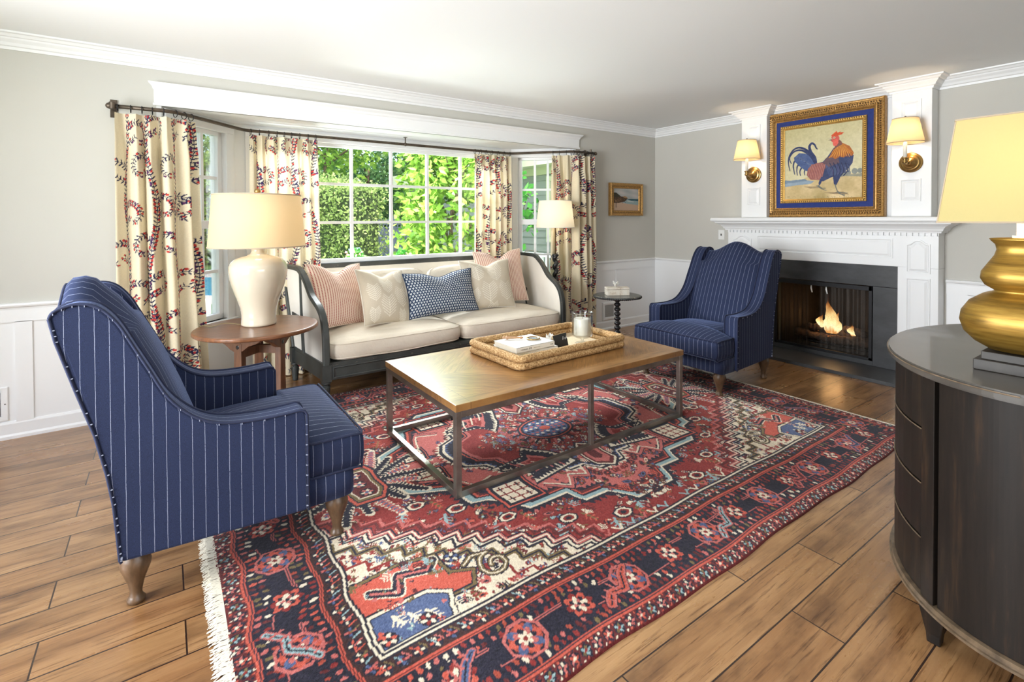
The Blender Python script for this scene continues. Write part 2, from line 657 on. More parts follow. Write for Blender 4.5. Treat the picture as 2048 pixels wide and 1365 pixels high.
M['pipe'] = plain('navy_piping', S(34, 41, 68), .9, var=.15, vs=80)

def distressed():
    k = NB('distressed_charcoal_paint')
    co = k.coord('Object')
    v = k.noise(co, 5, 5, .6)
    base = k.ramp(v, [(.3, S(40, 43, 42)), (.7, S(66, 70, 68))])
    w_ = k.noise(k.coord('Object', (2.2, 2.2, 9)), 9, 6, .75)
    wear = k.ramp(w_, [(.66, (0, 0, 0)), (.70, (1, 1, 1))])
    k.P(Base_Color=k.mix(wear, base, S(186, 170, 140)), Roughness=.42)
    k.bump(w_, .1, .003)
    return k.m
M['sofa_wood'] = distressed()

def chest_mat():
    k = NB('rubbed_black_lacquer')
    co = k.coord('Object', (9, 9, .8))
    v = k.noise(co, 3.2, 6, .7)
    v2 = k.noise(k.coord('Object'), 3.5, 3)
    base = k.ramp(v, [(.25, S(18, 15, 12)), (.55, S(34, 27, 22)), (.72, S(62, 45, 30)), (.84, S(138, 104, 66))])
    base = k.mix(k.math('MULTIPLY', v2, .5), base, S(31, 30, 29))
    k.P(Base_Color=base, Roughness=.5)
    k.b.inputs['Specular IOR Level'].default_value = .22
    k.b.inputs['Coat Weight'].default_value = .06
    k.b.inputs['Coat Roughness'].default_value = .25
    return k.m
M['chest'] = chest_mat()
M['chest_top'] = plain('rubbed_grey_top', S(78, 74, 69), .3, var=.2, vs=4, coat=.3)
M['chest_edge'] = plain('rubbed_edge', S(104, 88, 70), .35, var=.45, vs=30)

def gilt_lamp():
    k = NB('brushed_gold_leaf')
    v = k.noise(k.coord('Object', (2, 2, 26)), 2.2, 5, .65)
    c = k.ramp(v, [(.25, S(92, 70, 30)), (.5, S(150, 116, 48)), (.75, S(188, 154, 74))])
    k.P(Base_Color=c, Roughness=.4, Metallic=.65)
    return k.m
M['giltlamp'] = gilt_lamp()

def parquet_mat(cx, cy, hx, hy):
    """chevron parquet with a plain border, rectangle centred on the object's origin"""
    k = NB('chevron_parquet')
    tc = k.n('TexCoord')
    sp = k.n('SeparateXYZ', i0=tc.outputs['Object'])
    x, y = sp.outputs[0], sp.outputs[1]
    ax, ay = k.math('ABSOLUTE', x), k.math('ABSOLUTE', y)
    p = k.math('DIVIDE', k.math('ADD', ax, ay), .105)     # concentric chevrons pointing to the ends
    q = k.math('SUBTRACT', ax, ay)
    ip = k.math('FLOOR', p)
    fp = k.math('FRACT', p)
    sgn = k.math('ADD', k.math('MULTIPLY', k.math('SIGN', y), 3.1), k.math('MULTIPLY', k.math('SIGN', x), 7.7))
    rid = k.n('TexWhiteNoise', {'noise_dimensions': '2D'}, Vector=k.n('CombineXYZ', X=ip, Y=sgn).outputs[0])
    border = k.math('MAXIMUM', k.math('GREATER_THAN', ax, hx - .085), k.math('GREATER_THAN', ay, hy - .085))
    gv = k.n('CombineXYZ', X=k.math('MULTIPLY', q, 3.0), Y=k.math('MULTIPLY', p, 4.0), Z=k.math('MULTIPLY', ip, 3.3))
    g = k.noise(gv.outputs[0], 2.0, 6, .65)
    gb = k.noise(k.coord('Object', (3, 26, 3)), 1.3, 6, .65)
    gg = k.n('Mix', {'data_type': 'FLOAT'}, i0=border, i2=g, i3=gb).outputs[0]
    c = k.ramp(gg, [(.25, S(92, 62, 32)), (.5, S(138, 98, 54)), (.75, S(164, 124, 74))])
    f = k.ramp(rid.outputs[0], [(0, (.74, .70, .64)), (1, (1.16, 1.14, 1.1))])
    c = k.mix(k.math('MULTIPLY', k.math('SUBTRACT', 1.0, border), .9), c, k.mix(1.0, c, f, 'MULTIPLY'))
    seam = k.math('MULTIPLY', k.math('LESS_THAN', fp, .03), k.math('SUBTRACT', 1.0, border))
    d1 = k.math('ABSOLUTE', k.math('SUBTRACT', ax, hx - .085))
    d2 = k.math('ABSOLUTE', k.math('SUBTRACT', ay, hy - .085))
    s2 = k.math('LESS_THAN', k.math('MINIMUM', d1, d2), .0016)
    seam = k.math('MAXIMUM', seam, s2)
    pits = k.ramp(k.noise(k.coord('Object', (10, 10, 10)), 4, 2), [(.735, (0, 0, 0)), (.75, (1, 1, 1))])
    c = k.mix(k.math('MULTIPLY', seam, .7), c, S(84, 56, 32))
    c = k.mix(k.math('MULTIPLY', pits, .6), c, S(60, 42, 28))
    k.P(Base_Color=c, Roughness=.28)
    k.b.inputs['Coat Weight'].default_value = .5
    k.b.inputs['Coat Roughness'].default_value = .2
    return k.m

def rope_mat():
    k = NB('twisted_seagrass')
    v = k.noise(k.coord('Object', (1, 1, 1)), 105, 4, .75)
    v2 = k.noise(k.coord('Object'), 14, 3)
    c = k.ramp(v, [(.34, S(92, 62, 34)), (.5, S(182, 144, 94)), (.66, S(226, 200, 154))])
    c = k.mix(k.math('MULTIPLY', v2, .3), c, S(164, 118, 66))
    k.P(Base_Color=c, Roughness=.9)
    k.bump(v, .5, .004)
    return k.m
M['rope'] = rope_mat()

def stripe_pillow():
    k = NB('red_ticking_stripe')
    uv = k.n('UVMap')
    sp = k.n('SeparateXYZ', i0=uv.outputs[0])
    u = k.math('DIVIDE', sp.outputs[0], .021)
    fu = k.math('ABSOLUTE', k.math('SUBTRACT', k.math('FRACT', u), .5))
    par = k.math('MODULO', k.math('FLOOR', u), 2.0)
    vv = k.math('FRACT', k.math('ADD', k.math('DIVIDE', sp.outputs[1], .0135), k.math('MULTIPLY', par, .5)))
    dash = k.math('MULTIPLY', k.math('LESS_THAN', fu, .17), k.math('LESS_THAN', vv, .7))
    c = k.mix(dash, S(236, 218, 202), S(150, 52, 56))
    band = k.math('LESS_THAN', fu, .34)
    c = k.mix(k.math('MULTIPLY', band, .28), c, S(206, 142, 124))
    k.P(Base_Color=c, Roughness=.92)
    k.bump(k.noise(k.coord('Object'), 600, 2), .25, .002)
    return k.m
M['redstripe'] = stripe_pillow()

def blue_pillow():
    k = NB('indigo_block_print')
    uv = k.n('UVMap')
    sp = k.n('SeparateXYZ', i0=uv.outputs[0])
    v = k.math('DIVIDE', sp.outputs[1], .0235)
    row = k.math('FLOOR', v)
    fv = k.math('SUBTRACT', k.math('FRACT', v), .5)
    u = k.math('ADD', k.math('DIVIDE', sp.outputs[0], .027), k.math('MULTIPLY', k.math('MODULO', row, 2.0), .5))
    fu = k.math('SUBTRACT', k.math('FRACT', u), .5)
    au = k.math('ABSOLUTE', fu)
    # two splayed petals over a foot
    p1 = k.math('ADD', k.math('POWER', k.math('DIVIDE', k.math('SUBTRACT', au, .17), .13), 2.0), k.math('POWER', k.math('DIVIDE', k.math('SUBTRACT', fv, .08), .26), 2.0))
    p2 = k.math('ADD', k.math('POWER', k.math('DIVIDE', fu, .2), 2.0), k.math('POWER', k.math('DIVIDE', k.math('ADD', fv, .28), .14), 2.0))
    m = k.math('LESS_THAN', k.math('MINIMUM', p1, p2), 1.0)
    c = k.mix(m, S(38, 58, 88), S(212, 218, 220))
    k.P(Base_Color=c, Roughness=.92)
    k.bump(k.noise(k.coord('Object'), 600, 2), .25, .002)
    return k.m
M['blueprint'] = blue_pillow()

def leaf_mat(name, c0, c1, c2, trans=.42):
    k = NB(name)
    g = k.n('NewGeometry')
    c = k.ramp(g.outputs['Random Per Island'], [(0, c0), (.5, c1), (1, c2)])
    k.P(Base_Color=c, Roughness=.5)
    k.b.inputs['Specular IOR Level'].default_value = .22
    tl = k.n('BsdfTranslucent', Color=c)
    mx = k.n('MixShader', i0=trans)
    k.t.links.new(k.b.outputs[0], mx.inputs[1])
    k.t.links.new(tl.outputs[0], mx.inputs[2])
    k.t.links.new(mx.outputs[0], k.out.inputs[0])
    return k.m
M['leaf_hedge'] = leaf_mat('hedge_foliage', S(124, 150, 84), S(166, 190, 112), S(206, 222, 148))
M['leaf_magnolia'] = leaf_mat('broad_yellow_green_leaves', S(78, 116, 38), S(114, 154, 52), S(162, 192, 88), .45)
M['leaf_dark'] = leaf_mat('dark_evergreen_foliage', S(52, 92, 60), S(84, 126, 76), S(126, 160, 98))
M['leaf_mid'] = leaf_mat('bright_tree_foliage', S(84, 128, 46), S(126, 166, 62), S(172, 200, 90))
M['leaf_deep'] = leaf_mat('shrub_leaves', S(40, 96, 36), S(64, 132, 48), S(98, 164, 66))
M['flower'] = leaf_mat('pink_blossom', S(206, 120, 130), S(226, 150, 140), S(236, 190, 160))

def pool_mat():
    k = NB('pool_water')
    v = k.noise(k.coord('Object'), 2.2, 3)
    k.P(Base_Color=k.ramp(v, [(.3, S(60, 160, 214)), (.7, S(126, 206, 236))]), Roughness=.12)
    k.bump(v, .2, .05)
    return k.m
M['pool'] = pool_mat()

def flame_mat(z0, z1):
    k = NB('flame')
    tc = k.n('TexCoord')
    sp = k.n('SeparateXYZ', i0=tc.outputs['Generated'])
    z = sp.outputs[2]
    nz = k.noise(k.coord('Object', (1, 1, .5)), 26, 4)
    zz = k.math('ADD', z, k.math('MULTIPLY', k.math('SUBTRACT', nz, .5), .5))
    col = k.ramp(zz, [(.0, (1, .42, .10)), (.18, (1, .80, .42)), (.5, (1, .66, .25)), (.8, (1, .34, .06)), (1.0, (.8, .16, .02))])
    st = k.ramp(zz, [(.0, (.5,) * 3), (.2, (1, 1, 1)), (.55, (.62,) * 3), (1.0, (.16,) * 3)])
    al = k.ramp(zz, [(.0, (.75,) * 3), (.3, (.85,) * 3), (.65, (.55,) * 3), (1.0, (.08,) * 3)])
    em = k.n('Emission', Color=col, Strength=k.math('MULTIPLY', st, 1.9))
    tr = k.n('BsdfTransparent')
    mx = k.n('MixShader', i0=al)
    k.t.links.new(tr.outputs[0], mx.inputs[1])
    k.t.links.new(em.outputs[0], mx.inputs[2])
    k.t.links.new(mx.outputs[0], k.out.inputs[0])
    return k.m
M['flame'] = flame_mat(0, 1)

def ember_mat():
    k = NB('charred_log')
    v = k.noise(k.coord('Object'), 26, 6, .7)
    c = k.ramp(v, [(.3, S(34, 28, 25)), (.6, S(92, 70, 54)), (.8, S(150, 122, 98))])
    e = k.ramp(k.noise(k.coord('Object', loc=(3, 1, 2)), 17, 3), [(.70, (0, 0, 0)), (.78, (1, .28, .04))])
    k.P(Base_Color=c, Roughness=.95, Emission_Color=e)
    k.b.inputs['Emission Strength'].default_value = .7
    k.bump(v, .8, .02)
    return k.m
M['log'] = ember_mat()

def screen_mat():
    k = NB('fire_screen_mesh')
    uv = k.n('UVMap')
    sp = k.n('SeparateXYZ', i0=uv.outputs[0])
    a = k.math('FRACT', k.math('DIVIDE', k.math('ADD', sp.outputs[0], sp.outputs[1]), .009))
    b = k.math('FRACT', k.math('DIVIDE', k.math('SUBTRACT', sp.outputs[0], sp.outputs[1]), .009))
    wire = k.math('MAXIMUM', k.math('LESS_THAN', a, .2), k.math('LESS_THAN', b, .2))
    k.P(Base_Color=S(70, 64, 58), Roughness=.5, Metallic=.5)
    tr = k.n('BsdfTransparent')
    mx = k.n('MixShader', i0=wire)
    k.t.links.new(tr.outputs[0], mx.inputs[1])
    k.t.links.new(k.b.outputs[0], mx.inputs[2])
    k.t.links.new(mx.outputs[0], k.out.inputs[0])
    return k.m
M['screen'] = screen_mat()

# ------------------------------------------------------------------ the room shell
X0, Y0, ZC = -7.8, -7.0, 2.503
OPL, OPR, BAYD = -5.30, -1.43, .50          # bay opening and depth
BL, BR = (-4.80, BAYD), (-1.95, BAYD)
FY = -2.075                                 # fireplace centre line

b = MB().box(X0 - .12, Y0 - .12, -.12, .12, .0, 0)
b.prism([(OPL, 0), (OPR, 0), BR, BL], -.12, 0, lambda a, c, d: (a, c, d))
b.box(.12, FY - .6, -.12, .7, FY + .6, .0)
obj('floor', b, M['floor'], kind='structure')
b = MB().box(X0 - .12, Y0 - .12, ZC, .12, .12, ZC + .2)
obj('ceiling', b, M['ceiling'], kind='structure')
b = MB().prism([(OPL - .1, .03), (OPR + .1, .03), (BR[0] + .15, .7), (BL[0] - .15, .7)], 2.166, 2.37, lambda a, c, d: (a, c, d))
obj('ceiling_bay', b, M['white'], kind='structure')

b = MB().box(X0, 0, 0, OPL, .12, ZC).box(OPR, 0, 0, .12, .12, ZC).box(OPL, 0, 2.17, OPR, .12, ZC)
obj('wall_back', b, M['wall'], kind='structure')
fb0, fb1, fbt = FY - .435, FY + .435, .742
b = MB().box(0, fb1, 0, .12, 0, ZC).box(0, Y0, 0, .12, fb0, ZC).box(0, fb0, fbt, .12, fb1, ZC)
obj('wall_right', b, M['wall'], kind='structure')
b = MB().box(-3.32, -4.24, 0, 0, -4.12, ZC)
obj('wall_partition', b, M['wall'], kind='structure')
b = MB().box(X0 - .12, Y0, 0, X0, -2.9, ZC).box(X0 - .12, -.6, 0, X0, .12, ZC).box(X0 - .12, -2.9, 0, X0, -.6, .3).box(X0 - .12, -2.9, 2.4, X0, -.6, ZC)
obj('wall_left', b, M['wall'], kind='structure')
b = MB().box(X0 - .12, Y0 - .12, 0, -6.3, Y0, ZC).box(-2.9, Y0 - .12, 0, .12, Y0, ZC).box(-6.3, Y0 - .12, 0, -2.9, Y0, .3).box(-6.3, Y0 - .12, 2.4, -2.9, Y0, ZC)
obj('wall_rear', b, M['wall'], kind='structure')

def frame_fn(A, B):
    A, B = Vector((*A, 0)), Vector((*B, 0))
    d = (B - A).normalized()
    n = Vector((-d.y, d.x, 0))
    return lambda t, o, z: tuple(A + d * t + n * o + Vector((0, 0, z))), (B - A).length

def fbox(mb, fn, t0, t1, o0, o1, z0, z1):
    v = [fn(t0, o0, z0), fn(t1, o0, z0), fn(t1, o1, z0), fn(t0, o1, z0), fn(t0, o0, z1), fn(t1, o0, z1), fn(t1, o1, z1), fn(t0, o1, z1)]
    mb.add(v, [(0, 3, 2, 1), (4, 5, 6, 7), (0, 1, 5, 4), (1, 2, 6, 5), (2, 3, 7, 6), (3, 0, 4, 7)])

def bay_window(idx, A, B, h0, h1, zb, zt, cols, rows, side, wallname):
    fn, L = frame_fn(A, B)
    b = MB()
    fbox(b, fn, 0, h0, 0, .14, 0, 2.18)
    fbox(b, fn, h1, L, 0, .14, 0, 2.18)
    fbox(b, fn, h0, h1, 0, .14, 0, zb)
    fbox(b, fn, h0, h1, 0, .14, zt, 2.18)
    obj(wallname, b, M['white'], kind='structure')
    # casing and sill are the window's own mesh
    b = MB()
    cw = min(.075, h0 - .012)
    for (a, c) in ((h0 - cw, h0 + .004), (h1 - .004, h1 + min(.075, L - h1 - .012))):
        fbox(b, fn, a, c, -.018, 0, zb - .02, zt + .07)
    fbox(b, fn, h0 - cw, h1 + min(.075, L - h1 - .012), -.022, 0, zt - .004, zt + .075)
    win = obj('window_%d' % idx, b, M['white'], kind='structure', bevel=.004)
    b = MB()
    fbox(b, fn, h0 - cw - .01, h1 + min(.085, L - h1 - .004), -.05, .1, zb - .035, zb)
    fbox(b, fn, h0 - cw, h1 + min(.075, L - h1 - .012), -.016, 0, zb - .11, zb - .035)
    obj('window_sill', b, M['white'], win, bevel=.004)
    b = MB()
    s = .045
    fbox(b, fn, h0, h0 + s, .03, .085, zb, zt)
    fbox(b, fn, h1 - s, h1, .03, .085, zb, zt)
    fbox(b, fn, h0, h1, .03, .085, zb, zb + s)
    fbox(b, fn, h0, h1, .03, .085, zt - s * .7, zt)
    if side:
        zm = (zb + zt) / 2 + .01
        fbox(b, fn, h0, h1, .025, .085, zm - .032, zm + .032)
    obj('window_frame', b, M['white'], win, bevel=.003)
    b = MB()
    g0, g1 = h0 + s, h1 - s
    for i in range(1, cols):
        t = lerp(g0, g1, i / cols)
        fbox(b, fn, t - .0125, t + .0125, .04, .075, zb + .02, zt - .02)
    if side:
        zs = [(zb + s + zm - .032) / 2, (zm + .032 + zt - s * .7) / 2]
    else:
        zs = [lerp(zb + s * .5, zt - s * .3, i / rows) for i in range(1, rows)]
    for z in zs:
        fbox(b, fn, g0 - .01, g1 + .01, .041, .074, z - .0125, z + .0125)
    obj('muntin', b, M['white'], win)
    b = MB()
    fbox(b, fn, h0 + .01, h1 - .01, .056, .060, zb + .01, zt - .01)
    obj('pane', b, M['glass'], win)

bay_window(1, (OPL, 0), BL, .055, .60, .54, 2.07, 3, 4, True, 'wall_bay_left')
bay_window(2, BL, BR, .155, 2.645, .935, 2.07, 6, 3, False, 'wall_bay_centre')
bay_window(3, BR, (OPR, 0), .02 + .055, .02 + .60, .54, 2.07, 3, 4, True, 'wall_bay_right')

def sweep(mb, path, prof):
    """moulding profile (out, z) along a wall line, room on the right hand"""
    n = len(path)
    P = [Vector((*p, 0)) for p in path]
    rings = []
    for i in range(n):
        dirs = []
        if i > 0:
            dirs.append((P[i] - P[i - 1]).normalized())
        if i < n - 1:
            dirs.append((P[i + 1] - P[i]).normalized())
        ns = [Vector((d.y, -d.x, 0)) for d in dirs]
        if len(ns) == 2:
            m = (ns[0] + ns[1])
            m = m / max(.2, m.dot(ns[0]))
        else:
            m = ns[0]
        rings.append([tuple(P[i] + m * o + Vector((0, 0, z))) for o, z in prof])
    mb.loft(rings)

crown = [(0, 2.407), (.010, 2.407), (.014, 2.424), (.026, 2.428), (.034, 2.445), (.05, 2.462), (.054, 2.472), (.066, 2.474), (.078, 2.488), (.094, 2.492), (.096, 2.5025), (0, 2.5025)]
PL0, PL1, PR0, PR1 = -1.285, -1.56, -2.645, -2.92      # over-mantel pilasters
OMX, PX = -.035, -.15
b = MB()
sweep(b, [(X0, 0), (0, 0), (0, PL0), (PX, PL0), (PX, PL1), (OMX, PL1), (OMX, PR0), (PX, PR0), (PX, PR1), (0, PR1), (0, -4.12)], crown)
obj('trim_1', b, M['white'], kind='structure')                 # crown moulding
rail = [(0, .800), (.012, .800), (.014, .812), (.026, .818), (.03, .828), (.026, .838), (0, .84)]
base = [(0, 0), (.022, 0), (.022, .018), (.014, .03), (.014, .092), (.009, .106), (0, .108)]

def wainscot(idx, path, stiles, fnp):
    b = MB()
    sweep(b, path, [(0, 0), (.004, 0), (.004, .80), (0, .80)])
    sweep(b, path, [(.004, .722), (.012, .722), (.012, .80), (.004, .80)])
    sweep(b, path, rail)
    for s0, s1 in stiles:
        fnp(b, s0, s1)
    obj('trim_%d' % idx, b, M['white'], kind='structure')

wainscot(2, [(X0, 0), (OPL - .03, 0)], [(-6.063, -5.983), (-7.0, -6.92)], lambda b, s0, s1: b.box(s0, -.012, .1, s1, -.002, .725))
wainscot(3, [(OPR + .03, 0), (0, 0), (0, -1.11)], [(-.74, -.675)], lambda b, s0, s1: b.box(s0, -.012, .1, s1, -.002, .725))
wainscot(4, [(0, -2.985), (0, -4.12)], [(-3.12, -3.19), (-3.9, -3.97)], lambda b, s0, s1: b.box(-.012, s0, .1, -.002, s1, .725))
b = MB()
sweep(b, [(X0, 0), (OPL - .03, 0)], base)
obj('baseboard_back', b, M['white'], kind='structure')
b = MB()
sweep(b, [(OPR + .03, 0), (0, 0), (0, -1.11)], base)
sweep(b, [(0, -2.985), (0, -4.12)], base)
obj('baseboard_right', b, M['white'], kind='structure')
# header over the bay opening
b = MB()
hd = [(0, 2.155), (.024, 2.155), (.024, 2.17), (.016, 2.175), (.016, 2.262), (.024, 2.27), (.03, 2.285), (.052, 2.302), (.056, 2.313), (0, 2.313)]
P = [(OPL - .03, 0), (OPR + .065, 0)]
rings = []
for x, sg in ((P[0][0], -1), (P[1][0], 1)):
    rings.append([(x + sg * o * .8, -o, z) for o, z in hd])
b.loft(rings)
b.box(OPL - .02, -.015, 2.155, OPR + .05, .1, 2.172)
obj('trim_5', b, M['white'], kind='structure')
# jamb casing of the bay opening
b = MB().box(OPL - .03, -.012, .0, OPL + .0, .0, 2.16).box(OPR, -.012, .0, OPR + .03, .0, 2.16)
obj('trim_6', b, M['white'], kind='structure')

# ------------------------------------------------------------------ fireplace
def inset_poly(pts, d):
    ys = [p[0] for p in pts]
    zs = [p[1] for p in pts]
    cy, hy = (min(ys) + max(ys)) / 2, (max(ys) - min(ys)) / 2
    z0, z1 = min(zs), max(zs)
    out = []
    for y, z in pts:
        ny = cy + (y - cy) * (hy - d) / hy
        nz = z + d if z < z0 + 1e-6 else z - d
        out.append((ny, nz))
    return out

def raised_panel(mb, y0, y1, z0, z1, x, arch=0.0):
    pts = [(y0, z0), (y1, z0)]
    if arch:
        n = 10
        for i in range(n + 1):
            t = i / n
            s = abs(2 * t - 1)
            k = 1.0 - smoothstep(.12, .85, s)
            pts.append((lerp(y1, y0, t), z1 - arch + arch * float(k)))
    else:
        pts += [(y1, z1), (y0, z1)]
    rings = []
    for d, o in ((0, 0), (0, .009), (.010, .009), (.016, .001), (.036, .010), (.04, .010)):
        rings.append([(x - o, a, c) for a, c in inset_poly(pts, d)])
    mb.loft(rings)

fp = thing('fireplace', 'white panelled fireplace mantel with grey slate surround around a lit gas fire', 'fireplace', (-.08, FY, 0))
MY0, MY1 = -1.13, -2.97
SY0, SY1 = -1.455, -2.695
b = MB().box(PX, MY0, 0, -.001, SY0, .93)
raised = MB()
pl = obj('mantel_leg', b, M['white'], fp, bevel=.003)
r1 = MB()
raised_panel(r1, MY0 - .06, SY0 + .055, .89, 1.165, PX, .04)
b = MB().box(PX, SY1, 0, -.001, MY1, .93)
pr = obj('mantel_leg', b, M['white'], fp, bevel=.003)
for side, (a, c) in ((pl, (MY0 - .06, SY0 + .055)), (pr, (SY1 - .058, MY1 + .052))):
    q = MB()
    raised_panel(q, a, c, .14, .845, PX)
    obj('raised_panel', q, M['white'], side)
b = MB().box(PX, MY0, .93, -.001, MY1, 1.2)
fz = obj('frieze', b, M['white'], fp, bevel=.003)
q = MB()
raised_panel(q, MY0 - .33, SY1 + .035, 1.0, 1.17, PX)
obj('raised_panel', q, M['white'], fz)
for a, c in ((MY0 - .06, SY0 + .055), (SY1 - .058, MY1 + .052)):
    q = MB()
    raised_panel(q, a, c, .885, 1.165, PX, .035)
    obj('raised_panel', q, M['white'], fz)
y = MY0 - .01
while y > MY1:
    obj('dentil', MB().box(PX - .018, y, 1.196, PX + .002, y - .02, 1.222), M['white'], fz)
    y -= .041
b = MB()
sh = [(0, 1.222), (.02, 1.222), (.024, 1.236), (.034, 1.24), (.04, 1.256), (.058, 1.276), (.082, 1.29), (.098, 1.298), (.102, 1.312), (.126, 1.316), (.134, 1.326), (.134, 1.346), (.126, 1.356), (0, 1.356)]
sweep(b, [(-.001, MY0), (PX, MY0), (PX, MY1), (-.001, MY1)], sh)
b.box(PX, MY0, 1.2, -.001, MY1, 1.356)
obj('mantel_shelf', b, M['white'], fp)
for (a, c) in ((PL0, PL1), (PR0, PR1)):
    b = MB().box(PX, a, 1.357, -.001, c, 2.41)
    p_ = obj('overmantel_pilaster', b, M['white'], fp, bevel=.003)
    for z0, z1 in ((1.485, 1.675), (2.02, 2.335)):
        q = MB()
        raised_panel(q, a - .062, c + .068, z0, z1, PX)
        obj('raised_panel', q, M['white'], p_)
b = MB().box(OMX, PL1, 1.357, -.001, PR0, 2.41)
obj('overmantel_panel', b, M['white'], fp)
# slate surround and hearth
xs = PX + .012
b = MB().box(xs, SY0, fbt, -.001, SY1, .93)
obj('slate_header', b, M['slate'], fp, bevel=.002)
for a, c in ((SY0, fb1), (fb0, SY1)):
    b = MB().box(xs, a, .0305, -.001, c, fbt - .002)
    obj('slate_side', b, M['slate'], fp, bevel=.002)
b = MB().box(xs - .0, fb1, .0305, -.001, fb0, .072)
obj('slate_sill', b, M['slate'], fp, bevel=.002)
b = MB().box(-.555, -1.42, .0, PX - .002, -2.93, .03).box(PX - .002, SY0 - .002, 0, .0, SY1 + .002, .03)
obj('hearth_slab', b, M['slate'], fp, bevel=.002)
# firebox
b = MB()
xb = .46
o_ = [(-.02, fb1 - .002), (-.02, fb0 + .002), (xb, fb0 + .14), (xb, fb1 - .14)]
b.prism(o_, .031, .06, lambda a, c, d: (a, c, d))
b.prism(o_, fbt - .004, fbt + .03, lambda a, c, d: (a, c, d))
b.add([(-.02, fb1 - .002, .06), (xb, fb1 - .14, .06), (xb, fb1 - .14, fbt), (-.02, fb1 - .002, fbt), (-.02, fb0 + .002, .06), (xb, fb0 + .14, .06), (xb, fb0 + .14, fbt), (-.02, fb0 + .002, fbt)],
      [(0, 1, 2, 3), (4, 7, 6, 5), (1, 5, 6, 2)])
obj('firebox', b, M['soot'], fp)
b = MB()
for (a, c, z0, z1) in ((fb1 - .004, fb1 - .028, .074, fbt - .006), (fb0 + .03, fb0 + .004, .074, fbt - .006), (fb1 - .004, fb0 + .004, .074, .098), (fb1 - .004, fb0 + .004, fbt - .046, fbt - .006)):
    b.box(xs - .006, a, z0, xs + .02, c, z1)
obj('screen_frame', b, M['black_metal'], fp, bevel=.002)
for a, c in ((fb1 - .03, FY + .12), (FY + .02, fb0 + .03)):
    n = 120
    rows = []
    P_ = np.zeros((2, n, 3))
    UV = np.zeros((2, n, 2))
    for i in range(n):
        t = i / (n - 1)
        y_ = lerp(a, c, t)
        amp = .016 if a > FY + .1 else .005
        P_[:, i] = [(-.095 + amp * math.sin(t * 44) + .006 * math.sin(t * 17), y_, zz) for zz in (.098, fbt - .05)]
        UV[:, i] = [(t * abs(a - c) * 1.3, zz) for zz in (.098, fbt - .05)]
    me = grid_mesh('fire_screen', P_, uv=UV)
    link_mesh('fire_screen', me, M['screen'], fp)
for y_ in (FY + .085, FY - .05):
    b = MB().tube([(-.125, y_, fbt - .05), (-.135, y_ - .004, fbt - .075), (-.132, y_ - .012, fbt - .115)], [.005, .007, .006], 8)
    obj('screen_pull', b, M['plastic'], fp, smooth=True)

gr = thing('fire_grate', 'black iron grate holding the logs in the firebox', 'grate', (.14, FY - .06, .06))
b = MB()
for k in range(9):
    y_ = FY + .19 - k * .062
    b.tube([(.02, y_, .15), (.03, y_, .125), (.24, y_, .125), (.27, y_, .2)], .008, 6)
obj('bars', b, M['black_metal'], gr)
b = MB()
for x_ in (.05, .22):
    b.tube([(x_, FY + .22, .112), (x_, FY - .34, .112)], .009, 6)
    for y_ in (FY + .2, FY - .32):
        b.tube([(x_, y_, .06), (x_, y_, .115)], .01, 6)
obj('rail', b, M['black_metal'], gr)
b = MB().box(.0, FY + .27, .06, .02, FY - .38, .105)
obj('burner_tray', b, M['soot'], gr)

def log(p0, p1, r, label, seed):
    g = random.Random(seed)
    p0, p1 = Vector(p0), Vector(p1)
    n = 14
    pts, rr = [], []
    for i in range(n + 1):
        t = i / n
        q = p0.lerp(p1, t) + Vector((g.uniform(-1, 1), g.uniform(-1, 1), g.uniform(-1, 1))) * .006
        pts.append(q)
        rr.append(r * (1 + g.uniform(-.13, .13)) * (.9 if i in (0, n) else 1))
    mb_ = MB().tube(pts, rr, 12)
    obj('fire_log', mb_, M['log'], label=label, cat='log', group='gas fire logs', smooth=True)

log((.035, FY + .30, .185), (.10, FY + .02, .155), .040, 'charred log at the front left of the gas fire', 1)
log((.04, FY + .0, .165), (.07, FY - .34, .185), .042, 'charred log at the front right of the gas fire', 2)
log((.20, FY + .31, .20), (.17, FY - .36, .19), .05, 'long charred log lying at the back of the grate', 3)
log((.06, FY + .20, .25), (.16, FY - .02, .25), .033, 'thin log resting across the others left of the tall flame', 4)
log((.06, FY - .30, .265), (.20, FY - .08, .26), .034, 'thin log resting across the others right of the tall flame', 5)
fl = thing('fire', 'yellow gas flames rising from the logs', 'flame', (.12, FY - .03, .2))
def tongue(c, h, r, seed, bend):
    g = random.Random(seed)
    rings = []
    n = 16
    for i in range(n + 1):
        t = i / n
        prof = (math.sin(math.pi * min(1, t * 1.0 + .12)) ** .9) * (1 - t) ** .45
        rr = max(.0015, r * prof * 1.35)
        ox = bend * t * t + .012 * math.sin(t * 9 + seed)
        ring = []
        for k in range(14):
            a = 2 * math.pi * k / 14
            q = rr * (1 + .24 * math.sin(3 * a + t * 7 + seed) + .1 * g.uniform(-1, 1))
            ring.append((c[0] + q * .6 * math.cos(a), c[1] + q * math.sin(a) + ox, c[2] + h * t))
        rings.append(ring)
    obj('flame', MB().loft(rings), M['flame'], fl, smooth=True)
tongue((.10, FY + .0, .21), .37, .05, 1, .03)
tongue((.11, FY - .03, .21), .24, .042, 9, -.03)
tongue((.10, FY + .10, .24), .16, .034, 3, -.015)
tongue((.08, FY - .19, .22), .12, .026, 4, .01)
light('fire_glow', 'POINT', (.10, FY - .02, .34), 5, (1, .5, .18), radius=.07)

# ------------------------------------------------------------------ pictures
def rect_loft(mb, a0, a1, c0, c1, prof, fn):
    rings = []
    for i, d in prof:
        rings.append([fn(a0 + i, c0 + i, d), fn(a1 - i, c0 + i, d), fn(a1 - i, c1 - i, d), fn(a0 + i, c1 - i, d)])
    mb.loft(rings, caps=False)

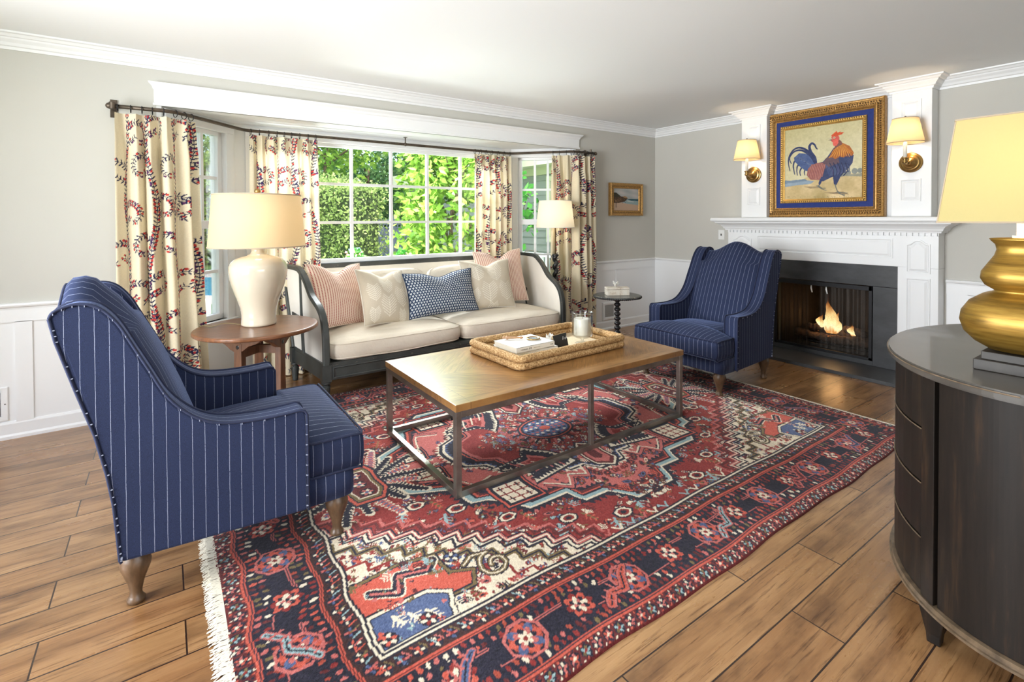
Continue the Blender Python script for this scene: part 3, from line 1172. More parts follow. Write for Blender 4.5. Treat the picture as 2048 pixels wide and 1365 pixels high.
def beads(mb, a0, a1, c0, c1, inset, d, step, r, fn):
    """carved run of little leaves round a rectangle"""
    a0, a1, c0, c1 = a0 + inset, a1 - inset, c0 + inset, c1 - inset
    per = [((a0, c0), (a1, c0)), ((a1, c0), (a1, c1)), ((a1, c1), (a0, c1)), ((a0, c1), (a0, c0))]
    for (pa, pc), (qa, qc) in per:
        L = math.hypot(qa - pa, qc - pc)
        n = max(2, int(L / step))
        for i in range(n):
            t = (i + .5) / n
            a, c = lerp(pa, qa, t), lerp(pc, qc, t)
            ua, uc = (qa - pa) / L, (qc - pc) / L
            s = step * .42
            v = [fn(a - ua * s, c - uc * s, d), fn(a - uc * r, c + ua * r, d), fn(a + ua * s, c + uc * s, d), fn(a + uc * r, c - ua * r, d), fn(a, c, d + r * .8)]
            mb.add(v, [(0, 1, 4), (1, 2, 4), (2, 3, 4), (3, 0, 4)])

fnr = lambda a, c, d: (-.045 - d, -a, c)         # a = -y, faces -x
pa0, pa1, pc0, pc1 = 1.527, 2.578, 1.3585, 2.424
pic = thing('framed_painting', 'large rooster painting in a carved gold frame standing on the mantel', 'painting', (-.07, FY, 1.3585))
b = MB()
rect_loft(b, pa0, pa1, pc0, pc1, [(0, 0), (0, .05), (.008, .058), (.02, .056), (.024, .048), (.06, .036), (.064, .042), (.072, .044), (.085, .03), (.093, .026), (.093, 0)], fnr)
fr_ = obj('outer_frame', b, M['gold'], pic)
b = MB()
beads(b, pa0, pa1, pc0, pc1, .034, .044, .021, .011, fnr)
beads(b, pa0, pa1, pc0, pc1, .052, .039, .017, .008, fnr)
obj('carved_leaves', b, M['gold_dark'], fr_)
b = MB()
i = .09
b.box(-.05, -(pa0 + i), pc0 + i, -.066, -(pa1 - i), pc1 - i)
obj('velvet_mat', b, M['bluemat'], pic)
i0 = .143
b = MB()
rect_loft(b, pa0 + i0, pa1 - i0, pc0 + i0, pc1 - i0, [(0, .02), (0, .042), (.006, .046), (.02, .044), (.026, .036), (.038, .03), (.038, .02)], fnr)
fr2 = obj('inner_frame', b, M['gold_lite'], pic)
b = MB()
beads(b, pa0 + i0, pa1 - i0, pc0 + i0, pc1 - i0, .011, .044, .019, .009, fnr)
obj('carved_leaves', b, M['gold_dark'], fr2)

def rooster_canvas(n=330):
    c = Canvas(0, 0, 1, 1, n, n, (206, 200, 160))
    X, Y = np.meshgrid(c.x, c.y)
    g = npr.normal(0, 1, (12, 12))
    def nz(f, seed):
        r_ = np.random.default_rng(seed)
        a = r_.normal(0, 1, (f + 2, f + 2))
        xi, yi = X * f, Y * f
        x0, y0 = xi.astype(int), yi.astype(int)
        tx, ty = smoothstep(0, 1, xi - x0), smoothstep(0, 1, yi - y0)
        return (a[y0, x0] * (1 - tx) + a[y0, x0 + 1] * tx) * (1 - ty) + (a[y0 + 1, x0] * (1 - tx) + a[y0 + 1, x0 + 1] * tx) * ty
    sky = np.array([214, 207, 170.]) + nz(4, 1)[..., None] * np.array([8, 7, 9])
    top = np.array([196, 184, 134.])
    c.im[:] = sky * (1 - smoothstep(.5, 1, Y)[..., None] * .5) + top * smoothstep(.5, 1, Y)[..., None] * .5
    ground = np.array([205, 183, 136.]) + nz(6, 2)[..., None] * np.array([14, 13, 14])
    hz = .275 + .02 * nz(5, 3) + .04 * X
    m = (Y < hz)
    c.im[m] = ground[m]
    def pt(x, y):
        u = (x - 266) / 818.
        vt, vb = 402 - (x - 270) * .125, 1157 - (x - 255) * .03
        return (u, 1 - (y - vt) / (vb - vt))
    def P_(*q):
        return [pt(q[i], q[i + 1]) for i in range(0, len(q), 2)]
    def L(w_, col, *q):
        s = [(p.x, p.y) for p in catmull(P_(*q), 7)]
        c.line(s, w_ if isinstance(w_, float) else list(np.linspace(w_[0], w_[1], len(s))), col)
    # far water and trees
    c.poly(P_(262, 955, 400, 940, 520, 945, 600, 955, 560, 985, 400, 1000, 262, 1020), (146, 164, 180))
    c.poly(P_(262, 945, 350, 950, 420, 940, 500, 930, 520, 950, 420, 965, 262, 985), (120, 140, 160))
    for x, y, r_ in ((1010, 850, .035), (1060, 845, .03), (950, 870, .03), (910, 882, .026), (885, 892, .02)):
        c.ell(*pt(x, y), r_, r_ * 1.1, (138, 144, 138))
    c.poly(P_(870, 900, 1085, 870, 1085, 910, 940, 905), (150, 150, 134))
    c.poly(P_(480, 1015, 640, 1010, 680, 1030, 560, 1035), (162, 142, 110))
    c.poly(P_(700, 1080, 900, 1070, 960, 1100, 800, 1095), (160, 138, 106))
    navy, blue, dk = (56, 66, 104), (80, 98, 142), (38, 46, 78)
    # sickle feathers
    for w_, q in (((.036, .012), (600, 745, 560, 660, 490, 605, 420, 590, 360, 620, 315, 690, 308, 760, 325, 840)),
                  ((.034, .012), (600, 760, 540, 670, 460, 620, 380, 630, 330, 680, 322, 720, 340, 760)),
                  ((.05, .014), (610, 770, 600, 700, 560, 640, 545, 580, 570, 545, 600, 560, 615, 590, 630, 608)),
                  ((.03, .01), (470, 720, 390, 730, 365, 780, 372, 840, 380, 880)),
                  ((.03, .01), (490, 740, 420, 780, 405, 830, 412, 890)),
                  ((.03, .01), (510, 760, 460, 810, 440, 850, 447, 895)),
                  ((.026, .01), (540, 790, 500, 830, 490, 860, 495, 888))):
        L(w_, navy, *q)
    c.poly(P_(370, 700, 430, 650, 500, 655, 560, 690, 610, 760, 640, 800, 560, 860, 500, 840, 430, 790, 380, 740), blue)
    for k in range(9):
        L(.008, navy if k % 2 else (108, 124, 160), 400 + k * 14, 690 + k * 8, 480 + k * 12, 720 + k * 8, 560 + k * 5, 800)
    L((.03, .02), navy, 520, 640, 570, 700, 610, 770)
    # saddle, body, breast
    c.poly(P_(560, 790, 620, 765, 690, 745, 740, 690, 800, 600, 860, 590, 940, 620, 1000, 680, 990, 760, 950, 820, 890, 880, 860, 930, 790, 910, 690, 960, 640, 930, 540, 900), (62, 72, 108))
    c.poly(P_(690, 760, 740, 690, 850, 700, 860, 760, 760, 800, 700, 830), (104, 84, 92))
    c.poly(P_(530, 820, 570, 780, 630, 758, 695, 755, 690, 860, 660, 945, 560, 940, 515, 890), (160, 104, 100))
    for k in range(26):
        x = 540 + k * 6
        L(.007, ((186, 128, 116), (122, 76, 82), (174, 112, 104))[k % 3], x + 30, 775, x + 8, 860, x - 4 + (k % 5), 938 - abs(k - 13) * 3)
    for k in range(14):
        L(.012, (76 + 4 * (k % 4), 88 + 4 * (k % 3), 128), 720 + k * 18, 780 + (k % 3) * 14, 745 + k * 16, 850, 760 + k * 12, 900 - k * 3)
    for k in range(5):
        L(.012, (52, 58, 88), 760 + k * 40, 760, 800 + k * 35, 840, 800 + k * 25, 900)
    # hackle
    c.poly(P_(845, 500, 880, 540, 960, 580, 1000, 650, 985, 690, 940, 650, 905, 705, 860, 690, 820, 720, 790, 700, 750, 705, 800, 610, 840, 560), (176, 106, 56))
    for k in range(30):
        t = k / 29
        xe, ye = lerp(755, 1000, t), 705 - 20 * abs(math.sin(k * 1.7)) + (0 if t < .75 else -60 * (t - .75) * 4 * .4)
        L((.014, .006), ((222, 160, 76), (150, 80, 50), (204, 128, 58))[k % 3], 850 + t * 40, 540 + t * 20, lerp(800, 960, t), 630, xe, ye)
    c.poly(P_(840, 495, 880, 530, 890, 560, 835, 590, 800, 620, 820, 560), (126, 84, 78))
    # legs
    for q in ((650, 940, 640, 1000), (800, 900, 805, 985), ):
        pass
    c.poly(P_(660, 930, 690, 935, 668, 985, 650, 1010, 645, 975), navy)
    c.poly(P_(795, 905, 880, 890, 850, 960, 830, 1000, 805, 990), navy)
    for q in ((650, 1000, 645, 1015, 690, 1045, 730, 1055), (650, 1010, 680, 1030, 720, 1032), (650, 1010, 620, 1005), (818, 995, 845, 1070, 900, 1110, 915, 1112), (845, 1072, 900, 1085, 940, 1085), (845, 1072, 820, 1080), (850, 1080, 880, 1100, 915, 1100)):
        L((.014, .007), (108, 112, 108), *q)
    # head
    c.ell(*pt(815, 500), .055, .05, (206, 96, 88))
    c.poly(P_(770, 470, 800, 440, 830, 415, 840, 435, 870, 420, 868, 432, 905, 430, 880, 455, 830, 470, 790, 475), (212, 92, 58))
    c.poly(P_(795, 510, 840, 500, 850, 540, 830, 575, 800, 578, 790, 550), (226, 104, 92))
    c.ell(*pt(805, 488), .014, .012, (236, 226, 180))
    c.ell(*pt(804, 488), .007, .007, (30, 30, 30))
    c.poly(P_(735, 492, 775, 490, 790, 502, 770, 506), (196, 190, 160))
    c.poly(P_(740, 515, 775, 508, 785, 518), (60, 58, 56))
    for k in range(26):
        x = rnd.uniform(265, 1080)
        L(.004, (126, 118, 88), x, 1140 + rnd.uniform(-20, 5), x + rnd.uniform(-8, 8), 1120)
    c.im += nz(60, 5)[..., None] * 3 + nz(26, 6)[..., None] * 3
    return c
M['paint'] = attr_mat('oil_on_canvas', .5, 300, .08, .15)
ci = i0 + .036
def flat_canvas(c, fn):
    U, V = np.meshgrid(c.x, c.y)
    out = np.empty(U.shape + (3,))
    p00, p10, p01 = (np.array(fn(*q)) for q in ((0, 0), (1, 0), (0, 1)))
    out[:] = p00 + U[..., None] * (p10 - p00) + V[..., None] * (p01 - p00)
    return out
c = rooster_canvas()
P_ = flat_canvas(c, lambda u, v: (-.070, -lerp(pa0 + ci, pa1 - ci, u), lerp(pc0 + ci, pc1 - ci, v)))
link_mesh('canvas', grid_mesh('canvas', P_, c.im), M['paint'], pic)

# seascape on the window wall
fnb = lambda a, c_, d: (a, -.002 - d, c_)
sa0, sa1, sc0, sc1 = -.864, -.283, 1.386, 1.788
pic2 = thing('framed_painting', 'small gold framed seascape with a brown headland, on the wall beside the window', 'painting', ((sa0 + sa1) / 2, -.02, sc0))
b = MB()
rect_loft(b, sa0, sa1, sc0, sc1, [(0, 0), (0, .04), (.006, .046), (.02, .044), (.03, .034), (.052, .026), (.06, .03), (.066, .022), (.066, 0)], fnb)
f2 = obj('gilt_frame', b, M['gold'], pic2)
b = MB()
beads(b, sa0, sa1, sc0, sc1, .04, .03, .02, .008, fnb)
obj('carved_border', b, M['gold_dark'], f2)
def sea_canvas(n=120):
    c = Canvas(0, 0, 1, 1, n, n, (168, 168, 166))
    X, Y = np.meshgrid(c.x, c.y)
    c.im += (20 * np.sin(X * 9 + Y * 14) * np.sin(Y * 11 - X * 3) + 10 * (1 - Y))[..., None] * np.array([.8, .55, .5])
    c.poly([(0, 0), (1, 0), (1, .27), (.6, .3), (.3, .36), (0, .36)], (184, 156, 134))
    c.poly([(.35, .37), (.6, .30), (1, .26), (1, .52), (.5, .53)], (142, 160, 160))
    c.poly([(.52, .53), (.7, .46), (1, .45), (1, .535), (.6, .535)], (38, 78, 88))
    c.poly([(0, .34), (0, .80), (.12, .80), (.3, .64), (.46, .62), (.56, .56), (.5, .46), (.42, .40), (.2, .34)], (74, 56, 44))
    c.poly([(0, .62), (0, .80), (.12, .80), (.3, .64), (.15, .6)], (58, 54, 42))
    c.poly([(.36, .62), (.42, .66), (.5, .64), (.58, .57), (.5, .56)], (158, 124, 86))
    for k in range(24):
        x = rnd.uniform(.05, .45)
        y = rnd.uniform(.4, .62)
        c.line([(x, y), (x + .05, y - .09)], .012, ((122, 90, 62), (50, 38, 34), (142, 112, 80))[k % 3])
    c.line([(.11, .36), (.11, .14)], .02, (70, 60, 56))
    c.line([(.56, .44), (.8, .40)], .02, (214, 212, 206))
    return c
c = sea_canvas()
P_ = flat_canvas(c, lambda u, v: (lerp(sa0 + .064, sa1 - .064, u), -.02, lerp(sc0 + .064, sc1 - .064, v)))
link_mesh('canvas', grid_mesh('canvas', P_, c.im), M['paint'], pic2)

# ------------------------------------------------------------------ wall sconces
def sconce(yc, label):
    zc = 1.81
    t = thing('wall_sconce', label, 'sconce', (PX - .01, yc, zc), 'brass sconces over the mantel')
    mk = Matrix.Translation((PX - .0015, yc, zc)) @ Matrix.Rotation(R(-90), 4, 'Y')
    b = MB().lathe([(.083, 0), (.083, .007), (.077, .011), (.068, .011), (.066, .016), (.058, .02), (.048, .02), (.045, .026), (.034, .034), (.02, .042), (.012, .05), (.001, .052)], seg=40).xf(mk)
    obj('backplate', b, M['brass'], t, smooth=True)
    xa = PX - .135
    pts = catmull([(PX - .045, yc, zc), (PX - .08, yc, zc - .012), (PX - .115, yc, zc - .008), (xa, yc, zc + .01)], 6)
    b = MB().tube(pts, .011, 10)
    b.ball((PX - .062, yc, zc - .004), .019, 12, 8)
    b.lathe([(.012, -.03), (.02, -.022), (.022, -.01), (.014, .0), (.022, .012), (.026, .02), (.016, .024)], (xa, yc, zc + .012), 18)
    obj('arm', b, M['brass'], t, smooth=True)
    b = MB().lathe([(.0135, 0), (.0135, .125), (.006, .13)], (xa, yc, zc + .034), 16)
    obj('candle_sleeve', b, M['wax'], t, smooth=True)
    z0, z1, r0, r1 = zc + .155, zc + .352, .128, .088
    b = MB()
    b.lathe([(r0, z0), (r1, z1)], (xa, yc, 0), 40, caps=False)
    sh_ = obj('lamp_shade', b, M['shade'], t, smooth=True)
    for r_, z_ in ((r0, z0), (r1, z1)):
        b = MB().tube([(xa + r_ * math.cos(a), yc + r_ * math.sin(a), z_) for a in np.linspace(0, 2 * math.pi, 40, endpoint=False)], .003, 6, closed=True)
        obj('shade_trim', b, M['shade_trim'], sh_)
    b = MB()
    for k in range(3):
        a = k * 2.094
        b.tube([(xa, yc, z1 - .02), (xa + r1 * math.cos(a), yc + r1 * math.sin(a), z1 - .004)], .002, 5)
    b.tube([(xa, yc, zc + .15), (xa, yc, z1 + .006)], .0025, 6)
    b.ball((xa, yc, z1 + .014), .009, 10, 6)
    obj('finial', b, M['bronze'], t)
    light('sconce_bulb', 'POINT', (xa, yc, zc + .235), 2.2, (1, .72, .42), radius=.02)
sconce((PL0 + PL1) / 2, 'brass candle sconce with a paper shade, left of the rooster painting')
sconce((PR0 + PR1) / 2, 'brass candle sconce with a paper shade, right of the rooster painting')

# switch plate and vents
t = thing('switch_plate', 'white wall plate beside the left end of the mantel', 'switch', (-.005, -.955, 1.10))
b = MB().box(-.007, -.918, 1.103, -.0005, -.992, 1.217)
obj('plate', b, M['plastic'], t, bevel=.003)
b = MB().box(-.012, -.949, 1.148, -.006, -.961, 1.172)
obj('toggle', b, M['ink'], t, bevel=.001)
t = thing('wall_vent', 'white air vent with grey grille low on the wall behind the pedestal table', 'vent', (-.855, -.01, .12))
b = MB()
rect_loft(b, -.975, -.745, .118, .335, [(0, 0), (0, .012), (.012, .018), (.03, .016), (.036, .008), (.036, 0)], lambda a, c_, d: (a, -.005 - d, c_))
obj('vent_frame', b, M['white'], t)
b = MB()
for k in range(12):
    z = .158 + k * .0122
    b.box(-.94, -.010, z, -.78, -.0062, z + .006)
b.box(-.94, -.0065, .153, -.78, -.0055, .3)
obj('grille', b, plain('grey_grille', S(172, 172, 170), .5), t)
t = thing('wall_register', 'white wall register with a dark slot low on the wall at the left edge', 'vent', (-6.18, -.01, .115))
b = MB()
rect_loft(b, -6.27, -6.098, .115, .325, [(0, 0), (0, .006), (.004, .008), (.03, .008), (.03, .003), (.03, 0)], lambda a, c_, d: (a, -.0045 - d, c_))
obj('cover', b, M['white'], t)
b = MB().box(-6.24, -.0075, .145, -6.134, -.005, .295)
obj('slot', b, M['ink'], t)
b = MB()
for z in (.135, .305):
    b.ball((-6.112, -.0125, .22), .004, 8, 5)
obj('screw', b, M['steel'], t)

# ------------------------------------------------------------------ curtain rod and curtains
ROD = [Vector(p) for p in ((-5.565, -.10, 2.106), (-5.24, -.115, 2.106), (-4.735, .365, 2.096), (-2.06, .375, 2.096), (-1.515, -.115, 2.106), (-1.19, -.10, 2.106))]
rodpts = []
for i, p in enumerate(ROD):
    if 0 < i < len(ROD) - 1:
        a = p + (ROD[i - 1] - p).normalized() * .06
        c_ = p + (ROD[i + 1] - p).normalized() * .06
        for k in range(6):
            s = k / 5
            rodpts.append(a * (1 - s) ** 2 + p * 2 * s * (1 - s) + c_ * s * s)
    else:
        rodpts.append(p)
RL = [0]
for i in range(1, len(rodpts)):
    RL.append(RL[-1] + (rodpts[i] - rodpts[i - 1]).length)
rp_np = np.array([tuple(p) for p in rodpts])
RLn = np.array(RL)
def rod_at(s):
    s = np.asarray(s, float)
    pos = np.stack([np.interp(s, RLn, rp_np[:, k]) for k in range(3)], -1)
    e = .03
    d = np.stack([np.interp(s + e, RLn, rp_np[:, k]) - np.interp(s - e, RLn, rp_np[:, k]) for k in range(3)], -1)
    d[..., 2] = 0
    d /= np.linalg.norm(d, axis=-1, keepdims=True) + 1e-9
    return pos, d
def rod_s(x, y):
    s = np.linspace(0, RL[-1], 2000)
    p, _ = rod_at(s)
    return float(s[np.argmin((p[:, 0] - x) ** 2 + (p[:, 1] - y) ** 2)])

rod = thing('curtain_rod', 'dark bronze curtain rod bent to follow the bay window', 'curtain rod', (-3.4, .1, 2.08))
obj('pole', MB().tube(rodpts, .0135, 12), M['bronze'], rod, smooth=True)
b = MB().box(-5.583, -.010, 2.045, -5.545, -.0005, 2.165).box(-5.574, -.1, 2.094, -5.554, -.008, 2.118)
b.tube([(-5.564, -.105, 2.085), (-5.564, -.105, 2.13)], .02, 12)
obj('bracket', b, M['bronze'], rod, bevel=.002)
b = MB().box(-1.265, -.010, 2.06, -1.235, -.0005, 2.15).tube([(-1.25, -.008, 2.105), (-1.25, -.10, 2.105)], .009, 8)
b.tube([(-1.25, -.1, 2.07), (-1.25, -.1, 2.15)], .011, 10)
obj('bracket', b, M['bronze'], rod)
b = MB().tube([(-3.32, .37, 2.168), (-3.32, .37, 2.085)], .006, 8).lathe([(.02, 0), (.02, .006)], (-3.32, .37, 2.163), 14).ball((-3.32, .37, 2.096), .019, 12, 8)
obj('bracket', b, M['bronze'], rod)
for p, q in ((ROD[0], -1), (ROD[-1], 1)):
    b = MB().ball((p.x + q * .012, p.y, p.z), .021, 14, 8, 1.2, 1, 1)
    obj('finial', b, M['bronze'], rod, smooth=True)

def vine_canvas(W, H, nx, ny, seed):
    g = random.Random(seed)
    c = Canvas(0, 0, W, H, nx, ny, (230, 218, 190))
    navy, red, purple = (40, 42, 76), (190, 62, 58), (96, 52, 96)
    def leafpair(x, y, ang, sc, berry):
        for sd in (-1, 1):
            a = ang + sd * 1.0
            l = .029 * sc
            c.ell(x + math.cos(a) * l * .6, y + math.sin(a) * l * .6, l * .6, .0050 * sc, navy, a)
        if berry:
            for sd in (-1, 1):
                if g.random() < .75:
                    a = ang + sd * g.uniform(.45, .7)
                    c.ell(x + math.cos(a) * .031 * sc, y + math.sin(a) * .031 * sc, .0112 * sc, .0094 * sc, red if g.random() < .8 else purple, a)
    def sprig(x, y, ang, L, curl, sc=1.0):
        n = max(4, int(L / .024))
        for i in range(n):
            c.line([(x, y), (x + math.cos(ang) * L / n, y + math.sin(ang) * L / n)], .004, navy)
            x += math.cos(ang) * L / n
            y += math.sin(ang) * L / n
            ang += curl / n * (.5 + 1.3 * i / n)
            leafpair(x, y, ang, sc * (1 - .3 * i / n), g.random() < .55)
    # climbing stems, swaying, with curled side shoots
    for x0 in np.arange(.12, W, .315):
        ph = g.uniform(0, 6)
        y = -.05
        side = g.choice((-1, 1))
        nxt = g.uniform(.03, .1)
        while y < H + .05:
            x = x0 + .04 * math.sin(y * 6.5 + ph)
            ang = math.atan2(1, .04 * 6.5 * math.cos(y * 6.5 + ph))
            x2 = x0 + .04 * math.sin((y + .027) * 6.5 + ph)
            c.line([(x, y), (x2, y + .027)], .0045, navy)
            leafpair(x, y, ang, .9, g.random() < .65)
            y += .027
            if y > nxt:
                sprig(x, y, math.pi / 2 - side * .75, .33, side * -3.6, .95)
                sprig(x, y - .085, math.pi / 2 - side * 1.3, .10, side * .5, .9)
                side *= -1
                nxt = y + .245
    v = npr.normal(0, 1, c.im.shape[:2])[..., None] * 2
    c.im += v
    return c
M['curtain'] = attr_mat('printed_linen', .9, 700, .1, .2, translucent=.2)
CW, CH = 1.12, 2.06
def curtain(s0, s1, label, seed, ext0, ext1, pleats=6, ntop=7, front=1):
    nx, ny = 290, 430
    c = vine_canvas(CW, CH, nx, ny, seed)
    g = np.random.default_rng(seed)
    U, V = np.meshgrid(c.x / CW, c.y / CH)         # V: 0 bottom .. 1 top
    dn = 1 - V
    ph = U * pleats + .10 * np.sin(U * 9 + seed) + .05 * np.sin(U * 23 + seed * 2) + .035 * np.sin(dn * 2.6 + U * 5 + seed)
    fr = ph - np.floor(ph)
    # a wide shallow belly and a tight pinch per repeat
    wave = np.cos(2 * np.pi * fr) * .72 + .28 * np.cos(4 * np.pi * fr)
    amp = .015 + .032 * smoothstep(0.0, .14, dn) + .012 * dn
    nrm = wave * amp * (1 + .25 * np.sin(U * 12 + seed))
    # pinch pleats stand forward at the heading
    pin = np.exp(-((fr - .0) / .07) ** 2) + np.exp(-((fr - 1.0) / .07) ** 2)
    nrm += pin * .022 * (1 - smoothstep(.02, .1, dn))
    cloth_u = U + .030 * np.sin(2 * np.pi * ph) * (.5 + .5 * smoothstep(0, .2, dn))
    s = s0 - ext0 * dn ** 1.3 + cloth_u * (s1 - s0 + (ext0 + ext1) * dn ** 1.3)
    pos, d = rod_at(s)
    n = np.stack([d[..., 1], -d[..., 0], np.zeros_like(U)], -1)      # towards the room
    P_ = pos + n * nrm[..., None]
    P_[..., 2] = .008 + V * (2.062 - .008)
    P_ += n * (.010 * np.sin(dn * 5 + U * 7 + seed) * dn)[..., None]
    p0, _ = rod_at((s0 + s1) / 2)
    t = thing('curtain', label, 'curtain', (float(p0[0]), float(p0[1]), .008), 'printed linen curtains')
    link_mesh('fabric', grid_mesh('fabric', P_, c.im), M['curtain'], t, smooth=True)
    for k in range(ntop):
        sk_ = lerp(s0 + .012, s1 - .012, k / (ntop - 1)) + .006 * math.sin(k * 5 + seed)
        q, dd = rod_at(sk_)
        nn = Vector((dd[1], -dd[0], 0))
        cc = Vector(q) + Vector((0, 0, -.0095))
        pts = [cc + nn * (.022 * math.cos(a)) + Vector((0, 0, .0245 * math.sin(a))) for a in np.linspace(0, 2 * math.pi, 20, endpoint=False)]
        b = MB().tube(pts, .0028, 6, closed=True)
        obj('curtain_ring', b, M['black_metal'], t, smooth=True)
s_a = rod_s(-5.55, -.1)
curtain(s_a, rod_s(-5.115, .0), 'leftmost curtain panel, vine print, hanging between bare wall and the lamp', 3, .0, .10, 5, 8)
curtain(rod_s(-4.70, .365), rod_s(-4.165, .37), 'vine print curtain panel behind the white ceramic table lamp', 5, .0, .02, 6, 9)
curtain(rod_s(-2.535, .37), rod_s(-2.05, .372), 'vine print curtain panel right of the picture window, behind the sofa', 8, .03, .0, 6, 7)
curtain(rod_s(-1.70, .052), rod_s(-1.215, -.1), 'rightmost vine print curtain panel, behind the floor lamp', 12, .03, .02, 6, 8)

# ------------------------------------------------------------------ the rug
RX0, RX1, RY0, RY1 = -5.145, -1.44, -3.222, -.392
def rug_canvas():
    HU, HV = (RX1 - RX0) / 2, (RY1 - RY0) / 2
    red, brick, rose, navy, blue, sky = (132, 38, 34), (158, 66, 48), (184, 98, 92), (26, 23, 40), (76, 90, 126), (140, 166, 168)
    ivory, olive, brown, coral, dred = (220, 206, 182), (112, 94, 58), (58, 30, 28), (190, 84, 66), (92, 28, 28)
    c = Canvas(-HU, -HV, HU, HV, 840, 640, red)
    g = random.Random(21)
    pal = [ivory, navy, blue, sky, rose, olive, coral, navy, ivory, dred]
    def sym(f):
        for sx in (1, -1):
            for sy in (1, -1):
                f(lambda u, v: (u * sx, v * sy), sx, sy)
    def flower(p, r, cols, n=6, ol=None):
        if ol:
            c.ell(p[0], p[1], r * 1.18, r * 1.18, ol)
        for k in range(n):
            a = k * 2 * math.pi / n
            c.ell(p[0] + math.cos(a) * r * .62, p[1] + math.sin(a) * r * .62, r * .40, r * .27, cols[k % 2], a)
        c.ell(p[0], p[1], r * .34, r * .34, cols[2])
    def octo(p, r, cols):
        for k, q in enumerate((1, .86, .76, .5, .28)):
            pts = [(p[0] + r * q * math.cos(a), p[1] + r * q * math.sin(a)) for a in [math.pi / 8 + i * math.pi / 4 for i in range(8)]]
            c.poly(pts, cols[k % len(cols)])
    def comb(p, a, L, col, col2, w_=.011):
        e = (p[0] + L * math.cos(a), p[1] + L * math.sin(a))
        c.line([p, e], w_ * 1.5, col)
        n = max(3, int(L / .022))
        for i in range(n):
            t = (i + .7) / n
            q = (lerp(p[0], e[0], t), lerp(p[1], e[1], t))
            l = .034 * (1.1 - .7 * t)
            for sd in (-1, 1):
                c.line([q, (q[0] + l * math.cos(a + sd * 1.0), q[1] + l * math.sin(a + sd * 1.0))], w_ * .7, col2)
    def serr(pts, h, step, col):
        """a row of teeth standing on the left of a line"""
        for i in range(len(pts) - 1):
            (xa, ya), (xb, yb) = pts[i], pts[i + 1]
            L = math.hypot(xb - xa, yb - ya)
            if L < 1e-6:
                continue
            n = max(1, round(L / step))
            ux, uy = (xb - xa) / L, (yb - ya) / L
            for k in range(n):
                t0, t1, tm = k / n, (k + 1) / n, (k + .5) / n
                c.poly([(lerp(xa, xb, t0), lerp(ya, yb, t0)), (lerp(xa, xb, t1), lerp(ya, yb, t1)), (lerp(xa, xb, tm) - uy * h, lerp(ya, yb, tm) + ux * h)], col)
    def scatter(region, n, pal_, seed, rmin=.012, rmax=.026, ol=None):
        h = random.Random(seed)
        k = tries = 0
        while k < n and tries < n * 30:
            tries += 1
            u, v = h.uniform(0, HU), h.uniform(0, HV)
            if not region(u, v):
                continue
            k += 1
            ty = h.random()
            r = h.uniform(rmin, rmax)
            a = h.uniform(0, 6.28)
            c1, c2, c3 = h.choice(pal_), h.choice(pal_), h.choice(pal_)
            def f(T, sx, sy):
                p = T(u, v)
                aa = math.atan2(math.sin(a) * sy, math.cos(a) * sx)
                if ty < .34:
                    flower(p, r, (c1, c2, c3), 5, ol)
                elif ty < .55:
                    if ol:
                        c.ell(p[0], p[1], r * 1.45, r * .8, ol, aa)
                    c.ell(p[0], p[1], r * 1.2, r * .6, c1, aa)
                    c.ell(p[0], p[1], r * .7, r * .3, c2, aa)
                elif ty < .75:
                    comb(p, aa, r * 3.0, c1, c2, .008)
                elif ty < .9:
                    q = [p]
                    for i in range(4):
                        q.append((q[-1][0] + r * .9 * math.cos(aa + (1.1 if i % 2 else -1.1)), q[-1][1] + r * .9 * math.sin(aa + (1.1 if i % 2 else -1.1))))
                    if ol:
                        c.line(q, .017, ol)
                    c.line(q, .009, c1)
                else:
                    c.poly([(p[0] + r * math.cos(aa + i * 2.1), p[1] + r * math.sin(aa + i * 2.1)) for i in range(3)], c1)
                    c.ell(p[0], p[1], r * .35, r * .35, c2)
            sym(f)
    FU, FV = HU - .385, HV - .385
    # abrash: brick-red patches in the field
    for k in range(26):
        u, v = g.uniform(-FU, FU), g.uniform(-FV, FV)
        c.ell(u, v, g.uniform(.1, .3), g.uniform(.05, .14), brick, g.uniform(-.3, .3), .35)
    scatter(lambda a, b_: a < FU and b_ < FV, 620, pal, 5, .009, .022, dred)
    # shields and leaf sprays floating in the red field
    def field(T, sx, sy):
        for u, v, s_ in ((.28, FV - .10, 1), (.52, FV - .21, .9), (.08, FV - .16, .9), (.90, .47, 1), (1.06, .34, .9), (.74, .66, .9)):
            p = T(u, v)
            for q, col in ((1, navy), (.8, ivory), (.55, red), (.3, navy)):
                c.poly([(p[0] + a * q * s_, p[1] + b_ * q * s_) for a, b_ in ((-.055, -.02), (-.02, -.04), (.03, -.035), (.06, .0), (.03, .035), (-.02, .04), (-.055, .02))], col)
            for i in (-1, 1):
                comb(T(u + .07 * i, v + .01), (math.pi / 2 + i * .4) * (1 if sy > 0 else -1), .075, sky if i > 0 else olive, sky if i > 0 else coral, .009)
        for k in range(9):
            u = .06 + k * .075
            c.line([T(u, FV - .045), T(u + .025, FV - .015), T(u + .05, FV - .045)], .010, (sky, ivory, rose)[k % 3])
    sym(field)
    # stepped ivory corners
    steps, u, v = [], .52, FV
    while u < FU and v > .28:
        steps += [(u, v), (u, v - .058)]
        v -= .058
        steps.append((u + .078, v))
        u += .078
    steps.append((FU, v))
    def off(d):
        return [(a + d, b_ + d * .82) for a, b_ in steps]
    def in_sp(u_, v_):
        return u_ < FU and v_ < FV and v_ > FV - (u_ - .53) * .74 + .01
    def corner(T, sx, sy):
        c.poly([T(*q) for q in steps + [(FU, FV)]], ivory)
    sym(corner)
    scatter(in_sp, 300, [red, navy, blue, olive, coral, red, rose, dred, sky], 9, .009, .019, None)
